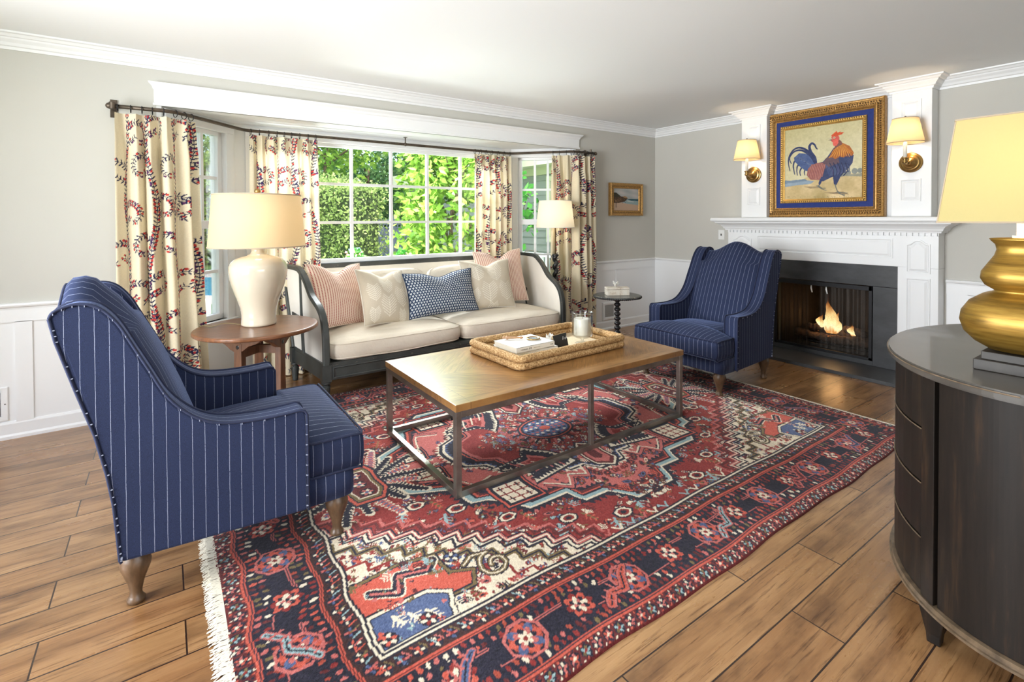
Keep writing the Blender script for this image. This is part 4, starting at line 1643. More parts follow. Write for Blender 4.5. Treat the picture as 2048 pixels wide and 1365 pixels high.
    def corner2(T, sx, sy):
        for d, w_, col in ((-.062, .012, rose), (-.040, .014, dred), (0, .034, navy), (0, .018, rose), (.0, .007, ivory), (.034, .011, navy), (.085, .026, olive), (.085, .008, navy), (.155, .012, red)):
            c.line([T(*q) for q in off(d)], w_, col)
        # red ground, blue block, beast and curled hook
        A = ((FU - .01, FV - .10), (FU - .40, FV - .10), (FU - .43, FV - .17), (FU - .35, FV - .21), (FU - .35, FV - .33), (FU - .20, FV - .36), (FU - .01, FV - .34))
        c.poly([T(*q) for q in A], coral)
        c.line([T(*q) for q in A], .024, navy)
        c.line([T(*q) for q in A], .013, olive)
        B_ = ((FU - .01, FV - .01), (FU - .27, FV - .01), (FU - .31, FV - .12), (FU - .23, FV - .17), (FU - .01, FV - .17))
        c.poly([T(*q) for q in B_], blue)
        c.line([T(*q) for q in B_ + (B_[0],)], .024, navy)
        c.line([T(*q) for q in B_ + (B_[0],)], .014, ivory)
        sp = [T(FU - .52 + .062 * math.cos(a) * (1 - a / 9), FV - .15 + .062 * math.sin(a) * (1 - a / 9)) for a in np.linspace(-1.6, 6.5, 30)]
        for w_, col in ((.030, navy), (.019, olive), (.006, ivory)):
            c.line([T(FU - .41, FV - .21), T(FU - .46, FV - .24)] + sp, w_, col)
        W = [T(*q) for q in ((FU - .07, FV - .27), (FU - .15, FV - .22), (FU - .19, FV - .30), (FU - .29, FV - .27), (FU - .33, FV - .31))]
        c.line(W, .052, ivory)
        c.line(W, .040, navy)
        c.line(W, .012, rose)
        for k in range(3):
            comb(T(FU - .09 - .055 * k, FV - .13 + .02 * k), math.pi / 2 * (1 if sy > 0 else -1) + .5, .055, ivory, ivory, .009)
        for q, cl in (((FU - .19, FV - .05), red), ((FU - .05, FV - .05), coral), ((FU - .40, FV - .28), blue)):
            flower(T(*q), .027, (cl, ivory, navy), 6, navy)
    sym(corner2)
    scatter(lambda a, b_: FU - .36 < a < FU - .02 and FV - .35 < b_ < FV - .02, 46, [ivory, navy, coral, dred, olive, rose, sky], 31, .007, .014)
    # great medallion
    med = [(0, .86), (.13, .86), (.20, .74), (.34, .74), (.38, .64), (.60, .64), (.72, .48), (.80, .46), (.84, .30), (1.00, .22), (1.04, .10), (1.04, 0)]
    full = [(u_ * sx, v_ * sy) for sx, sy, seq in ((1, 1, med), (1, -1, med[::-1]), (-1, -1, med), (-1, 1, med[::-1])) for u_, v_ in seq]
    def med_poly(k, col):
        c.poly([(a * k, b_ * k) for a, b_ in full], col)
    def med_ring(k):
        q = [(a * k, b_ * k) for a, b_ in full]
        return q + [q[0]]
    serr(med_ring(1.055), .030, .034, navy)
    for k, col in ((1.055, navy), (1.035, ivory), (1.02, sky), (.985, navy), (.97, coral), (.955, dred), (.935, navy), (.925, rose)):
        med_poly(k, col)
    serr(med_ring(.925)[::-1], .026, .03, navy)
    scatter(lambda a, b_: a / .95 + b_ / 1.08 < .90, 330, [red, navy, blue, ivory, coral, olive, navy, dred], 13, .009, .02, dred)
    serr(med_ring(.69), .026, .03, ivory)
    for k, col in ((.69, navy), (.67, ivory), (.655, navy), (.595, coral), (.585, navy), (.575, rose), (.55, red)):
        med_poly(k, col)
    serr(med_ring(.655)[::-1], .02, .03, blue)
    scatter(lambda a, b_: a / .56 + b_ / .62 < .92, 150, [navy, ivory, coral, blue, rose, olive, sky], 17, .008, .018, dred)
    def arms(T, sx, sy):
        w1 = [(.14, .44), (.46, .50), (.40, .36), (.58, .26), (.36, .24), (.30, .14), (.20, .26)]
        cx_, cy_ = .34, .32
        for q_, col in ((1.1, navy), (1, ivory), (.82, navy), (.5, rose), (.34, red)):
            c.poly([T(cx_ + (a - cx_) * q_, cy_ + (b_ - cy_) * q_) for a, b_ in w1], col)
        w2 = w1 + [w1[0]]
        serr([T(cx_ + (a - cx_) * .82, cy_ + (b_ - cy_) * .82) for a, b_ in w2][::(1 if sx * sy > 0 else -1)], .024, .026, navy)
        for k in range(7):
            c.line([T(.22 + k * .035, .44 - .01 * k), T(.25 + k * .035, .36 - .016 * k)], .010, ivory if k % 2 else rose)
        # lattice blocks
        for q0, q1, r_ in ((.60, .50, .080), (.86, .13, .055)):
            for m_, col in ((1.5, navy), (1.36, coral), (1.24, navy), (1, ivory)):
                c.poly([T(q0 + a * r_ * m_, q1 + b_ * r_ * m_) for a, b_ in ((-1, -1), (1, -1), (1, 1), (-1, 1))], col)
            for i in range(3):
                for j in range(3):
                    flower(T(q0 + (i - 1) * r_ * .62, q1 + (j - 1) * r_ * .62), r_ * .27, (red, dred, navy), 4)
            c.line([T(q0 - r_, q1), T(q0 + r_, q1)], .012, red)
            c.line([T(q0, q1 - r_), T(q0, q1 + r_)], .012, red)
        for d_, w_, col in ((0, .030, navy), (0, .018, rose), (-.024, .009, ivory)):
            c.line([T(.16, .52 + d_), T(.20, .60 + d_), T(.28, .55 + d_), T(.34, .64 + d_), T(.44, .55 + d_)], w_, col)
            c.line([T(.62, .33 + d_), T(.74, .37 + d_), T(.80, .22 + d_), T(.94, .16 + d_)], w_, col)
    sym(arms)
    # centre rosette
    n = 34
    for k in range(n):
        a = 2 * math.pi * k / n
        c.line([(0, 0), (.25 * math.cos(a), .21 * math.sin(a))], .017, navy if k % 2 else rose)
    for rx_, ry_, col in ((.19, .16, navy), (.175, .145, coral), (.165, .136, navy), (.15, .122, blue)):
        c.ell(0, 0, rx_, ry_, col)
    for r_ in (.13, .095, .06):
        for k in range(int(r_ * 170)):
            a = 2 * math.pi * k / int(r_ * 170)
            c.ell(r_ * math.cos(a), r_ * .82 * math.sin(a), .012, .010, (rose, ivory, navy)[k % 3])
    c.ell(0, 0, .035, .03, coral)
    loz = ((-.07, -.18), (.07, -.18), (.10, -.10), (.10, .10), (.07, .18), (-.07, .18), (-.10, .10), (-.10, -.10))
    for sx in (1, -1):
        for m_, col in ((1.12, navy), (1, ivory), (.9, dred), (.72, rose), (.4, dred)):
            c.poly([(a * m_, (.44 + (b_ - .44) * m_) * sx) for a, b_ in ((0, .28), (.075, .36), (.075, .54), (0, .60), (-.075, .54), (-.075, .36))], col)
        p = (1.20 * sx, 0)
        for k in range(20):
            a = 2 * math.pi * k / 20 + .17
            L = (.30 if k % 2 else .22) * (.75 + .25 * abs(math.sin(a)))
            o = (p[0] + .10 * math.cos(a), p[1] + .06 * math.sin(a))
            comb(o, a, L, ivory, ivory, .027)
            comb(o, a, L * .96, navy if k % 3 else blue, navy if k % 3 else rose, .017)
        for m_, col in ((1.12, navy), (1, coral), (.86, navy), (.8, olive), (.66, ivory), (.6, dred)):
            c.poly([(p[0] + a * m_, p[1] + b_ * (m_ * .7 + .3)) for a, b_ in loz], col)
        for k in (-1, 0, 1):
            flower((p[0], .09 * k), .03, (rose, ivory, blue), 6, navy)
    # borders, from the field outwards
    X, Y = np.meshgrid(c.x, c.y)
    D = np.minimum(HU - np.abs(X), HV - np.abs(Y))
    for d0, d1, col in ((.372, .396, navy), (.378, .388, ivory), (.306, .372, brown), (.292, .306, coral), (.296, .301, dred), (.082, .292, navy), (.066, .082, coral), (.071, .076, navy), (.0, .066, dred)):
        c.im[(D >= d0) & (D < d1)] = col
    def along(d, step, f, jitter=0.0):
        a, b_ = HU - d, HV - d
        for (p, q) in (((-a, -b_), (a, -b_)), ((a, -b_), (a, b_)), ((a, b_), (-a, b_)), ((-a, b_), (-a, -b_))):
            L = math.hypot(q[0] - p[0], q[1] - p[1])
            k = max(1, round(L / step))
            t_ = ((q[0] - p[0]) / L, (q[1] - p[1]) / L)
            for i in range(k):
                t = (i + .5) / k
                f((lerp(p[0], q[0], t) + g.uniform(-jitter, jitter), lerp(p[1], q[1], t) + g.uniform(-jitter, jitter)), t_, i)
    along(.339, .056, lambda p, t, i: flower(p, .020, ((coral, rose, ivory)[i % 3], (ivory, blue, coral)[i % 3], (navy, red, navy)[i % 3]), 4, navy))
    along(.339, .028, lambda p, t, i: c.line([(p[0] - t[1] * .026, p[1] + t[0] * .026), (p[0] + t[0] * .012, p[1] + t[1] * .012)], .006, (coral, olive, sky, rose)[i % 4]))
    along(.034, .05, lambda p, t, i: flower(p, .018, ((rose, coral, sky)[i % 3], (ivory, rose, olive)[i % 3], (navy, ivory, red)[i % 3]), 5, navy))
    along(.057, .016, lambda p, t, i: c.ell(*p, .0042, .0042, (ivory, coral, navy)[i % 3]), .002)
    along(.011, .016, lambda p, t, i: c.ell(*p, .0042, .0042, (ivory, coral, navy)[i % 3]), .002)
    for d, jit in ((.100, .004), (.128, .006), (.24, .006), (.272, .004)):
        along(d, .031, lambda p, t, i: c.ell(p[0], p[1], g.uniform(.010, .015), g.uniform(.006, .009), g.choice((red, coral, rose, ivory, olive, dred, red, brick)), math.atan2(t[1], t[0]) + 1.57 + g.uniform(-.35, .35)), jit)
    def vine(p, t, i):
        nx_, ny_ = -t[1], t[0]
        w_ = (i % 2 * 2 - 1) * .036
        q = [(p[0] + t[0] * s + nx_ * e, p[1] + t[1] * s + ny_ * e) for s, e in ((-.235, -w_), (-.10, -w_), (-.06, w_), (.10, w_), (.14, -w_), (.235, -w_))]
        c.line(q, .010, rose)
        c.line(q, .004, navy)
    along(.185, .47, vine)
    def rosette(p, t, i):
        if i % 2 == 0:
            octo(p, .078, (rose, navy, brick, navy, ivory))
            flower(p, .062, (coral, blue, navy), 8)
            flower(p, .042, (navy, rose, red), 8)
            flower(p, .027, (ivory, ivory, red), 6)
        else:
            flower(p, .054, (red, coral, navy), 8, navy)
            flower(p, .036, (ivory, navy, navy), 8)
            flower(p, .023, (ivory, rose, navy), 6)
    along(.185, .235, rosette)
    def hook(p, t, i):
        nx_, ny_ = -t[1], t[0]
        F_ = lambda a, b_: (p[0] + t[0] * a + nx_ * b_, p[1] + t[1] * a + ny_ * b_)
        col = (blue, coral, sky, red)[i % 4]
        q = [F_(-.08, -.065), F_(-.035, -.02), F_(.02, -.03), F_(.06, .03), F_(.09, .055)]
        for w_, cl in ((.040, navy), (.033, rose), (.021, col), (.006, navy)):
            c.line(q, w_, cl)
        for k in range(6):
            c.line([F_(-.06 + k * .026, -.06 + k * .02), F_(-.075 + k * .026, -.02 + k * .02)], .008, rose)
    along(.185, .705, hook)
    # knots: uneven colour, abrash bands along the weft
    h, w_ = c.im.shape[:2]
    kn = npr.normal(0, 1, (h, w_))[..., None] * 9
    ab = np.interp(np.arange(w_), np.linspace(0, w_ - 1, 34), npr.normal(0, 1, 34))[None, :, None] * 4
    c.im = np.clip(c.im * 1.0 + kn + ab, 5, 240)
    # a hand-made wobble: shift rows by a texel or two
    sh_ = np.round(1.6 * np.sin(np.arange(h) * .11) + 1.2 * np.sin(np.arange(h) * .031)).astype(int)
    for i in range(h):
        c.im[i] = np.roll(c.im[i], sh_[i], 0)
    return c
M['rug'] = attr_mat('hand_knotted_wool', .93, 420, .30, .7, sheen=.1)
c = rug_canvas()
rug = thing('area_rug', 'red and navy hand-knotted rug with ivory corners and a fringe, under the coffee table', 'rug', ((RX0 + RX1) / 2, (RY0 + RY1) / 2, 0))
U, V = np.meshgrid(c.x, c.y)
P_ = np.zeros(U.shape + (3,))
P_[..., 0] = U + (RX0 + RX1) / 2 + .006 * np.sin(V * 9)
P_[..., 1] = V + (RY0 + RY1) / 2 + .004 * np.sin(U * 5.3) * np.abs(V) + .0025 * np.sin(U * 13) * np.abs(V)
P_[..., 2] = .007 + npr.normal(0, .0005, U.shape)
P_[0, :, 2] = P_[-1, :, 2] = .0004
P_[:, 0, 2] = P_[:, -1, 2] = .0004
link_mesh('pile', grid_mesh('pile', P_, c.im), M['rug'], rug, smooth=True)
for x_, sg, wd in ((RX0, -1, .045), (RX1, 1, .022)):
    b = MB()
    y = RY0 + .002
    while y < RY1:
        for _ in range(2):
            a = rnd.uniform(-.5, .5)
            L = wd * rnd.uniform(.7, 1.15)
            x1, y1 = x_ + sg * L * math.cos(a), y + L * math.sin(a)
            wv = .0017
            b.add([(x_ - sg * .008, y - wv, .007), (x_ - sg * .008, y + wv, .007), ((x_ + x1) / 2, (y + y1) / 2 + wv, .008), ((x_ + x1) / 2, (y + y1) / 2 - wv, .008), (x1, y1 + wv, .002), (x1, y1 - wv, .002)],
                  [(0, 3, 2, 1), (3, 5, 4, 2)])
        y += .0034
    obj('fringe', b, plain('cotton_fringe', S(226, 218, 198), .95), rug)

# ------------------------------------------------------------------ armchairs
SIDE_TOP = [(-.555, 1.035), (-.545, 1.055), (-.515, 1.07), (-.478, 1.076), (-.43, 1.058), (-.383, 1.003), (-.338, .913), (-.297, .829), (-.243, .722), (-.17, .642), (-.09, .600), (.01, .586), (.11, .585), (.19, .590)]
SIDE_BACK = [(-.385, .19), (-.392, .29), (-.400, .388), (-.416, .493), (-.446, .634), (-.493, .792), (-.54, .959)]

M['stitch'] = plain('pale_stitching', S(150, 156, 176), .9)

def chair_leg(x, y):
    return MB().lathe([(.021, 0), (.027, .006), (.028, .016), (.022, .024), (.0185, .032), (.019, .045), (.024, .072), (.034, .10), (.0445, .128), (.047, .146), (.043, .164), (.034, .178), (.03, .2)], (x, y, 0), 20)

def make_armchair(label):
    t = thing('armchair', label, 'armchair', (0, 0, 0), 'pinstriped armchairs')
    top = [(p.x, p.y) for p in catmull(SIDE_TOP, 4)]
    prof = top + [(.205, .585), (.214, .566), (.216, .54), (.216, .18)] + [(-.38, .18)] + SIDE_BACK
    n = len(prof)
    for s in (-1, 1):
        yo, yi = .412 * s, .305 * s
        b = MB()
        v = [(f, yo, z) for f, z in prof] + [(f, yi, z) for f, z in prof]
        fs = [tuple(range(n)), tuple(range(n, 2 * n))[::-1]]
        uv = [[(f, z) for f, z in prof], [(f, z) for f, z in prof][::-1]]
        L = 0
        for i in range(n):
            j = (i + 1) % n
            fs.append((i, n + i, n + j, j))
            stripe = yo if i < len(top) + 2 else yo
            uv.append([(yo + .0193, L), (yi + .0193, L), (yi + .0193, L), (yo + .0193, L)])
        if s > 0:
            fs = [tuple(reversed(f)) for f in fs]
            uv = [u[::-1] for u in uv]
        b.add(v, fs, uv)
        a = obj('arm', b, M['pin'], t, bevel=.014, bseg=3, local=True)
        edge = top + [(.205, .585), (.215, .566), (.217, .18)]
        q = MB()
        for yy in (yo + .000 * s, yi):
            q.tube([(f, yy, z) for f, z in edge], .0055, 6)
        q.tube([(f - .001, yo, z) for f, z in [(-.38, .18)] + SIDE_BACK + [SIDE_TOP[0]]], .005, 6)
        obj('piping', q, M['pipe'], a, smooth=True, local=True)
        # the little stitches along the seams of the outer panel
        q = MB()
        k = 0
        line = [(-.384, .2)] + SIDE_BACK + [SIDE_TOP[0]]
        for i in range(len(line) - 1):
            for m in range(3):
                f, z = lerp(line[i][0], line[i + 1][0], m / 4), lerp(line[i][1], line[i + 1][1], m / 4)
                q.box(f + .001, yo - .004 * s, z - .0011, f + .0065, yo + .0062 * s, z + .0011)
        for i in range(4, len(top) - 2, 3):
            f, z = top[i]
            q.box(f - .001, yo - .003 * s, z - .009, f + .001, yo + .0062 * s, z - .003)
        for m in range(9):
            q.box(.208, yo - .003 * s, .2 + m * .041, .215, yo + .0062 * s, .2022 + m * .041)
        obj('stitching', q, M['stitch'], a, local=True)
    # back with a camel crest
    ny = 25
    rings = []
    def crest(y):
        return 1.046 + .092 * .5 * (1 + math.cos(math.pi * min(1, abs(y) / .285)))
    for k in range(ny):
        y = lerp(-.308, .308, k / (ny - 1))
        e = 1 - (abs(y) / .308) ** 4
        zt = crest(y)
        bu = .022 * e
        ring = [(-.14 + bu, .40), (-.175 + bu * 1.4, .50), (-.225 + bu * 1.5, .64), (-.285 + bu * 1.4, .80), (-.352 + bu, .95), (-.412 + bu * .6, zt - .085), (-.442, zt - .04), (-.468, zt - .012), (-.5, zt), (-.535, zt - .005), (-.556, zt - .03)]
        ring += [(-.558, min(zt - .06, 1.03)), (-.534, .94), (-.488, .79), (-.44, .634), (-.41, .493), (-.393, .388), (-.38, .19), (-.20, .19)]
        rings.append([(f, y, z) for f, z in ring])
    b = MB()
    b.loft(rings, uvs=lambda j, k: (lerp(-.308, .308, j / (ny - 1)) + .0193, k * .05))
    br = obj('backrest', b, M['pin'], t, smooth=True, local=True)
    q = MB()
    q.tube([r_[10] for r_ in rings], .0055, 6)
    obj('piping', q, M['pipe'], br, smooth=True, local=True)
    # seat base
    def tshape(f, wide, narrow):
        return wide if f > .219 else narrow
    b = MB()
    rings, xs_ = [], [-.375, .2185, .2195, .36, .392, .407, .412]
    sh = [0, 0, 0, 0, .004, .014, .03]
    for f, e in zip(xs_, sh):
        w_ = (.392 if f > .219 else .306) - e
        z0, z1 = .178 + e * .6, .286 - e * .6
        rings.append([(f, -w_, z0), (f, w_, z0), (f, w_ + .004, (z0 + z1) / 2), (f, w_, z1), (f, w_ * .5, z1), (f, 0, z1), (f, -w_ * .5, z1), (f, -w_, z1), (f, -w_ - .004, (z0 + z1) / 2)])
    b.loft(rings, uvs=lambda j, k: (rings[j][k % 9][1] + .0193, 0) if j > 4 else ((rings[j][k % 9][0], 0) if k in (1, 2, 3, 7, 8, 9, 0) else (rings[j][k % 9][1] + .0193, 0)))
    # striped front face
    b.uv[-1] = [(p[1] + .0193, p[2]) for p in rings[-1]]
    obj('seat_base', b, M['pin'], t, smooth=True, local=True)
    # T cushion
    b = MB()
    rings = []
    na = 26
    xs_ = [-.17, -.10, 0, .1, .19, .2195, .2235, .236, .28, .34, .39, .425, .441, .449, .452]
    for f in xs_:
        e = max(0, (f - .40) / .052)
        rd = .034 * (1 - math.sqrt(max(0, 1 - e * e)))
        w_ = (.392 if f > .235 else (.375 if f > .223 else .300)) - rd * .35
        z0, z1 = .288 + rd * .55, .436 - rd * .75
        cr = .05 * (1 - max(0, (f - .15) / .302) ** 2.4) * smoothstep(-.3, .1, f)
        ring = [(f, -w_ + .006, z0), (f, w_ - .006, z0), (f, w_ + .004, lerp(z0, z1, .3)), (f, w_ + .004, lerp(z0, z1, .7)), (f, w_ - .002, z1 - .004)]
        for k in range(na + 1):
            a = lerp(1, -1, k / na)
            ring.append((f, a * (w_ - .012), z1 + float(cr) * (1 - abs(a) ** 3)))
        ring += [(f, -w_ + .002, z1 - .004), (f, -w_ - .004, lerp(z0, z1, .7)), (f, -w_ - .004, lerp(z0, z1, .3))]
        rings.append(ring)
    N = len(rings[0])
    def cuv(j, k):
        p = rings[j][k % N]
        if 1 <= k <= 4 or k >= N - 3:
            return (p[0] + .01, p[2])
        return (p[1] + .0193, p[0])
    b.loft(rings, uvs=cuv)
    b.uv[-1] = [(p[1] + .0193, p[2]) for p in rings[-1]]
    cu = obj('seat_cushion', b, M['pin'], t, smooth=True, local=True)
    q = MB()
    for zz in (0, 1):
        path = []
        for s in (1, -1):
            side = []
            for r_ in rings[2:-2]:
                p = r_[4] if s > 0 else r_[N - 3]
                p = (p[0], p[1], p[2] if zz else p[2] - .142)
                side.append(p)
            if s > 0:
                path += side
            else:
                path += side[::-1]
        m = len(path) // 2
        fr = rings[-3]
        q.tube(path[:m] + [(.447, y_, (.434 if zz else .292)) for y_ in np.linspace(.372, -.372, 10)] + path[m:], .0055, 6)
    obj('piping', q, M['pipe'], cu, smooth=True, local=True)
    for x, y in ((-.345, .355), (-.345, -.355), (.345, .345), (.345, -.345)):
        obj('leg', chair_leg(x, y), M['legwood'], t, smooth=True, local=True)
    # the whole chair narrows a little towards the back
    for ch in t.children_recursive:
        for v in ch.data.vertices:
            v.co.y *= 1 - .115 * min(1, max(0, (.216 - v.co.x) / .72))
    return t

def dup(root, loc, rotz, label):
    r = root.copy()
    COL.objects.link(r)
    r.location = loc
    r.rotation_euler = (0, 0, rotz)
    r['label'] = label
    for ch in list(root.children):
        c_ = ch.copy()
        COL.objects.link(c_)
        c_.parent = r
        for g in ch.children:
            d = g.copy()
            COL.objects.link(d)
            d.parent = c_
    return r
ch1 = make_armchair('navy pinstriped wing armchair seen from the side, by the end table with the lamp')
ch1.location = (-5.045, -1.79, 0)
dup(ch1, (-1.515, -1.765, 0), R(180 + 1), 'navy pinstriped wing armchair in front of the fireplace')

# ------------------------------------------------------------------ cushions and pillows
def cushion(mb, hx, hy, z0, z1, crown, mk, power=9, seg=56, wrinkle=0.0, seed=0):
    g = np.random.default_rng(seed)
    ph = g.uniform(0, 6, 6)
    rs = [(.02, z0), (.93, z0), (.975, z0 + .012), (.995, z0 + .035), (1.006, (z0 + z1) / 2), (.998, z1 - .03), (.985, z1 - .006), (.965, z1 + .002), (.88, z1 + crown * .38), (.75, z1 + crown * .62), (.6, z1 + crown * .82), (.42, z1 + crown * .94), (.22, z1 + crown), (.02, z1 + crown)]
    rings = []
    for k_, z in rs:
        ring = []
        for i in range(seg):
            a = 2 * math.pi * (i + .5) / seg
            ca, sa = math.cos(a), math.sin(a)
            q = (abs(ca) ** power + abs(sa) ** power) ** (-1 / power)
            x, y = hx * k_ * q * ca, hy * k_ * q * sa
            zz = z
            if wrinkle and z > z1 - .01 and k_ < .96:
                zz += wrinkle * (math.sin(x * 21 + ph[0] + 2 * math.sin(y * 5)) * .5 + math.sin(x * 9 + y * 13 + ph[1]) * .6)
            if wrinkle and z0 < z < z1 - .01:
                zz += wrinkle * math.sin(x * 7 + ph[2])
            ring.append(tuple(mk @ Vector((x, y, zz))))
        rings.append(ring)
    mb.loft(rings)
    return rings

def pillow(name, label, mat, hx, hz, T, loc, yaw, lean, roll, chop=.06, canvas=None, group='throw pillows on the settee', piping=None, seed=1):
    na, nb = (46, 46) if canvas is None else (210, 210)
    A = np.linspace(-1, 1, na)
    B = np.linspace(-1, 1, nb)
    a = np.concatenate([A, A[::-1][1:-1]])
    sgn = np.concatenate([np.full(na, -1.0), np.full(na - 2, 1.0)])
    a2, b2 = np.meshgrid(a, B)
    s2 = np.broadcast_to(sgn, a2.shape)
    ed = np.clip((1 - np.abs(a2) ** 2.4), 0, 1) ** .55 * np.clip((1 - np.abs(b2) ** 2.4), 0, 1) ** .55
    x = hx * a2 * (1 - .075 * (1 - b2 ** 2))
    z = hz * b2 * (1 - .075 * (1 - a2 ** 2))
    z = z - chop * np.exp(-(a2 / .34) ** 2) * smoothstep(-.1, 1, b2)
    y = s2 * T * ed * (1 - .25 * np.exp(-(a2 / .3) ** 2) * smoothstep(.1, .9, b2) * (chop > .02))
    y = y + .006 * np.sin(a2 * 5 + seed) * np.sin(b2 * 4 + seed) * ed
    P_ = np.stack([x, y, z], -1)
    mk = Matrix.Translation(loc) @ Matrix.Rotation(yaw, 4, 'Z') @ Matrix.Rotation(-lean, 4, 'X') @ Matrix.Rotation(roll, 4, 'Y')
    mn = np.array(mk)
    P_ = P_ @ mn[:3, :3].T + mn[:3, 3]
    uv = np.stack([hx * a2, hz * b2], -1)
    col = None
    if canvas is not None:
        xi = np.clip(((a2 + 1) / 2 * (canvas.im.shape[1] - 1)).astype(int), 0, canvas.im.shape[1] - 1)
        yi = np.clip(((b2 + 1) / 2 * (canvas.im.shape[0] - 1)).astype(int), 0, canvas.im.shape[0] - 1)
        col = canvas.im[yi, xi]
    base_z = float(P_[..., 2].min())
    t = thing('throw_pillow', label, 'pillow', (loc[0], loc[1], base_z), group)
    cv = link_mesh('cover', grid_mesh('cover', P_, col, uv, wrap=True), mat, t, smooth=True)
    rim = [(-1 + 2 * i / 20, -1) for i in range(20)] + [(1, -1 + 2 * i / 20) for i in range(20)] + [(1 - 2 * i / 20, 1) for i in range(20)] + [(-1, 1 - 2 * i / 20) for i in range(20)]
    pts = []
    for p, q in rim:
        px, pz = hx * p * (1 - .075 * (1 - q * q)), hz * q * (1 - .075 * (1 - p * p))
        pz -= chop * math.exp(-(p / .34) ** 2) * float(smoothstep(-.1, 1, q))
        pts.append(mk @ Vector((px, 0, pz)))
    obj('piping', MB().tube(pts, .0045, 6, closed=True), piping or (mat if canvas is None else M['back_fabric']), t, smooth=True)
    return t

def feather_canvas(cols):
    c = Canvas(-1, -1, 1, 1, 300, 300, (206, 195, 176))
    for cx, cy, s in cols:
        c.line([(cx, cy - .34 * s), (cx, cy + .22 * s)], .012, (240, 233, 218))
        for k in range(8):
            yy = cy - .32 * s + k * .074 * s
            L = s * (.26 - abs(k - 3) * .022)
            for sd in (-1, 1):
                c.line([(cx, yy), (cx + sd * L, yy + L * .8)], .017, (243, 238, 226))
    c.im += npr.normal(0, 2, c.im.shape[:2])[..., None]
    return c
M['feather'] = attr_mat('embroidered_linen', .92, 500, .12, .3)

# ------------------------------------------------------------------ the settee
sf = thing('settee', 'long cream upholstered settee with a dark distressed wooden frame in the bay window', 'sofa', (-3.18, -.05, 0))
def lx(y): return -4.335 - (y + .53) * .100
def rx(y): return -2.055 + (y + .53) * .170
ARM = [(.44, .945), (.30, .95), (.15, .951), (.03, .945), (-.06, .908), (-.14, .858), (-.25, .768), (-.34, .725), (-.42, .690), (-.49, .632), (-.53, .545), (-.545, .44), (-.547, .285)]
arm_pts = [(p.x, p.y) for p in catmull(ARM, 5)]
def bar_loft(mb, path3, side, up, hw, hh):
    """rectangular bar along path; side/up functions give section axes"""
    rings = []
    n = len(path3)
    for i, p in enumerate(path3):
        t_ = (Vector(path3[min(i + 1, n - 1)]) - Vector(path3[max(i - 1, 0)])).normalized()
        sd = Vector(side)
        u_ = t_.cross(sd).normalized()
        p = Vector(p)
        c_ = .3
        rings.append([tuple(p + sd * (a * hw) + u_ * (e * hh)) for a, e in ((-1, -1 + c_), (-1 + c_, -1), (1 - c_, -1), (1, -1 + c_), (1, 1 - c_), (1 - c_, 1), (-1 + c_, 1), (-1, 1 - c_))])
    mb.loft(rings)
for fx, sg, nm in ((lx, -1, 'left'), (rx, 1, 'right')):
    side = Vector((1, 0, 0))
    b = MB()
    bar_loft(b, [(fx(y), y, z) for y, z in arm_pts], side, None, .024, .019)
    bar_loft(b, [(fx(.16), .16, .285), (fx(.25), .25, .52), (fx(.35), .35, .76), (fx(.435), .435, .945)], side, None, .026, .022)
    fr_a = obj('arm_frame', b, M['sofa_wood'], sf)
    b = MB()
    bar_loft(b, [(fx(-.02) + sg * .006, -.10, .285), (fx(-.02) + sg * .006, -.05, .6), (fx(-.02) + sg * .006, -.015, .93)], side, None, .012, .018)
    bar_loft(b, [(fx(.1) + sg * .006, .27, .565), (fx(.1) + sg * .006, -.04, .545)], side, None, .013, .02)
    obj('arm_spindle', b, M['sofa_wood'], fr_a)
    # upholstered inner panel
    poly = [(y, z - .012) for y, z in arm_pts if y > -.535] + [(-.53, .29), (.16, .29)]
    b = MB().prism(poly, -.008, .022, lambda y, z, d: (fx(y) - sg * d, y, z))
    obj('arm_panel', b, M['back_fabric'], sf)
b = MB()
bar_loft(b, [(lx(.44) + .0, .44, .925), (-3.6, .445, .925), (-2.7, .445, .925), (rx(.44), .44, .925)], Vector((0, 0, 1)), None, .026, .02)
obj('back_rail', b, M['sofa_wood'], sf)
b = MB().prism([(.17, .28), (.20, .28), (.448, .905), (.418, .905)], 0, 1, lambda y, z, d: (lerp(lx(y) + .02, rx(y) - .02, d), y, z))
obj('back_panel', b, M['back_fabric'], sf)
b = MB().prism([(lx(-.53) - .02, -.545), (rx(-.53) + .02, -.545), (rx(.17) + .015, .19), (lx(.17) - .015, .19)], .27, .295, lambda a, c_, d: (a, c_, d))
obj('seat_deck', b, M['sofa_wood'], sf)
xa, xb_ = lx(-.53) - .025, rx(-.53) + .025
b = MB().box(xa + .06, -.545, .165, xb_ - .06, -.51, .272)
fr_s = obj('front_rail', b, M['sofa_wood'], sf, bevel=.004)
b = MB()
for s0, s1 in ((xa + .075, -3.235), (-3.155, xb_ - .075)):
    rect_loft(b, s0, s1, .177, .262, [(0, 0), (0, .006), (.006, .008), (.012, .004), (.012, 0)], lambda a, c_, d: (a, -.545 - d, c_))
obj('rail_moulding', b, M['sofa_wood'], fr_s)
for fx, sg in ((lx, -1), (rx, 1)):
    b = MB().prism([(fx(-.5) + sg * .018, -.5), (fx(.15) + sg * .018, .15), (fx(.15) - sg * .016, .15), (fx(-.5) - sg * .016, -.5)], .165, .272, lambda a, c_, d: (a, c_, d))
    obj('side_rail', b, M['sofa_wood'], sf, bevel=.003)
b = MB().prism([(lx(.15), .155), (rx(.15), .155), (rx(.15), .185), (lx(.15), .185)], .165, .272, lambda a, c_, d: (a, c_, d))
obj('back_seat_rail', b, M['sofa_wood'], sf)
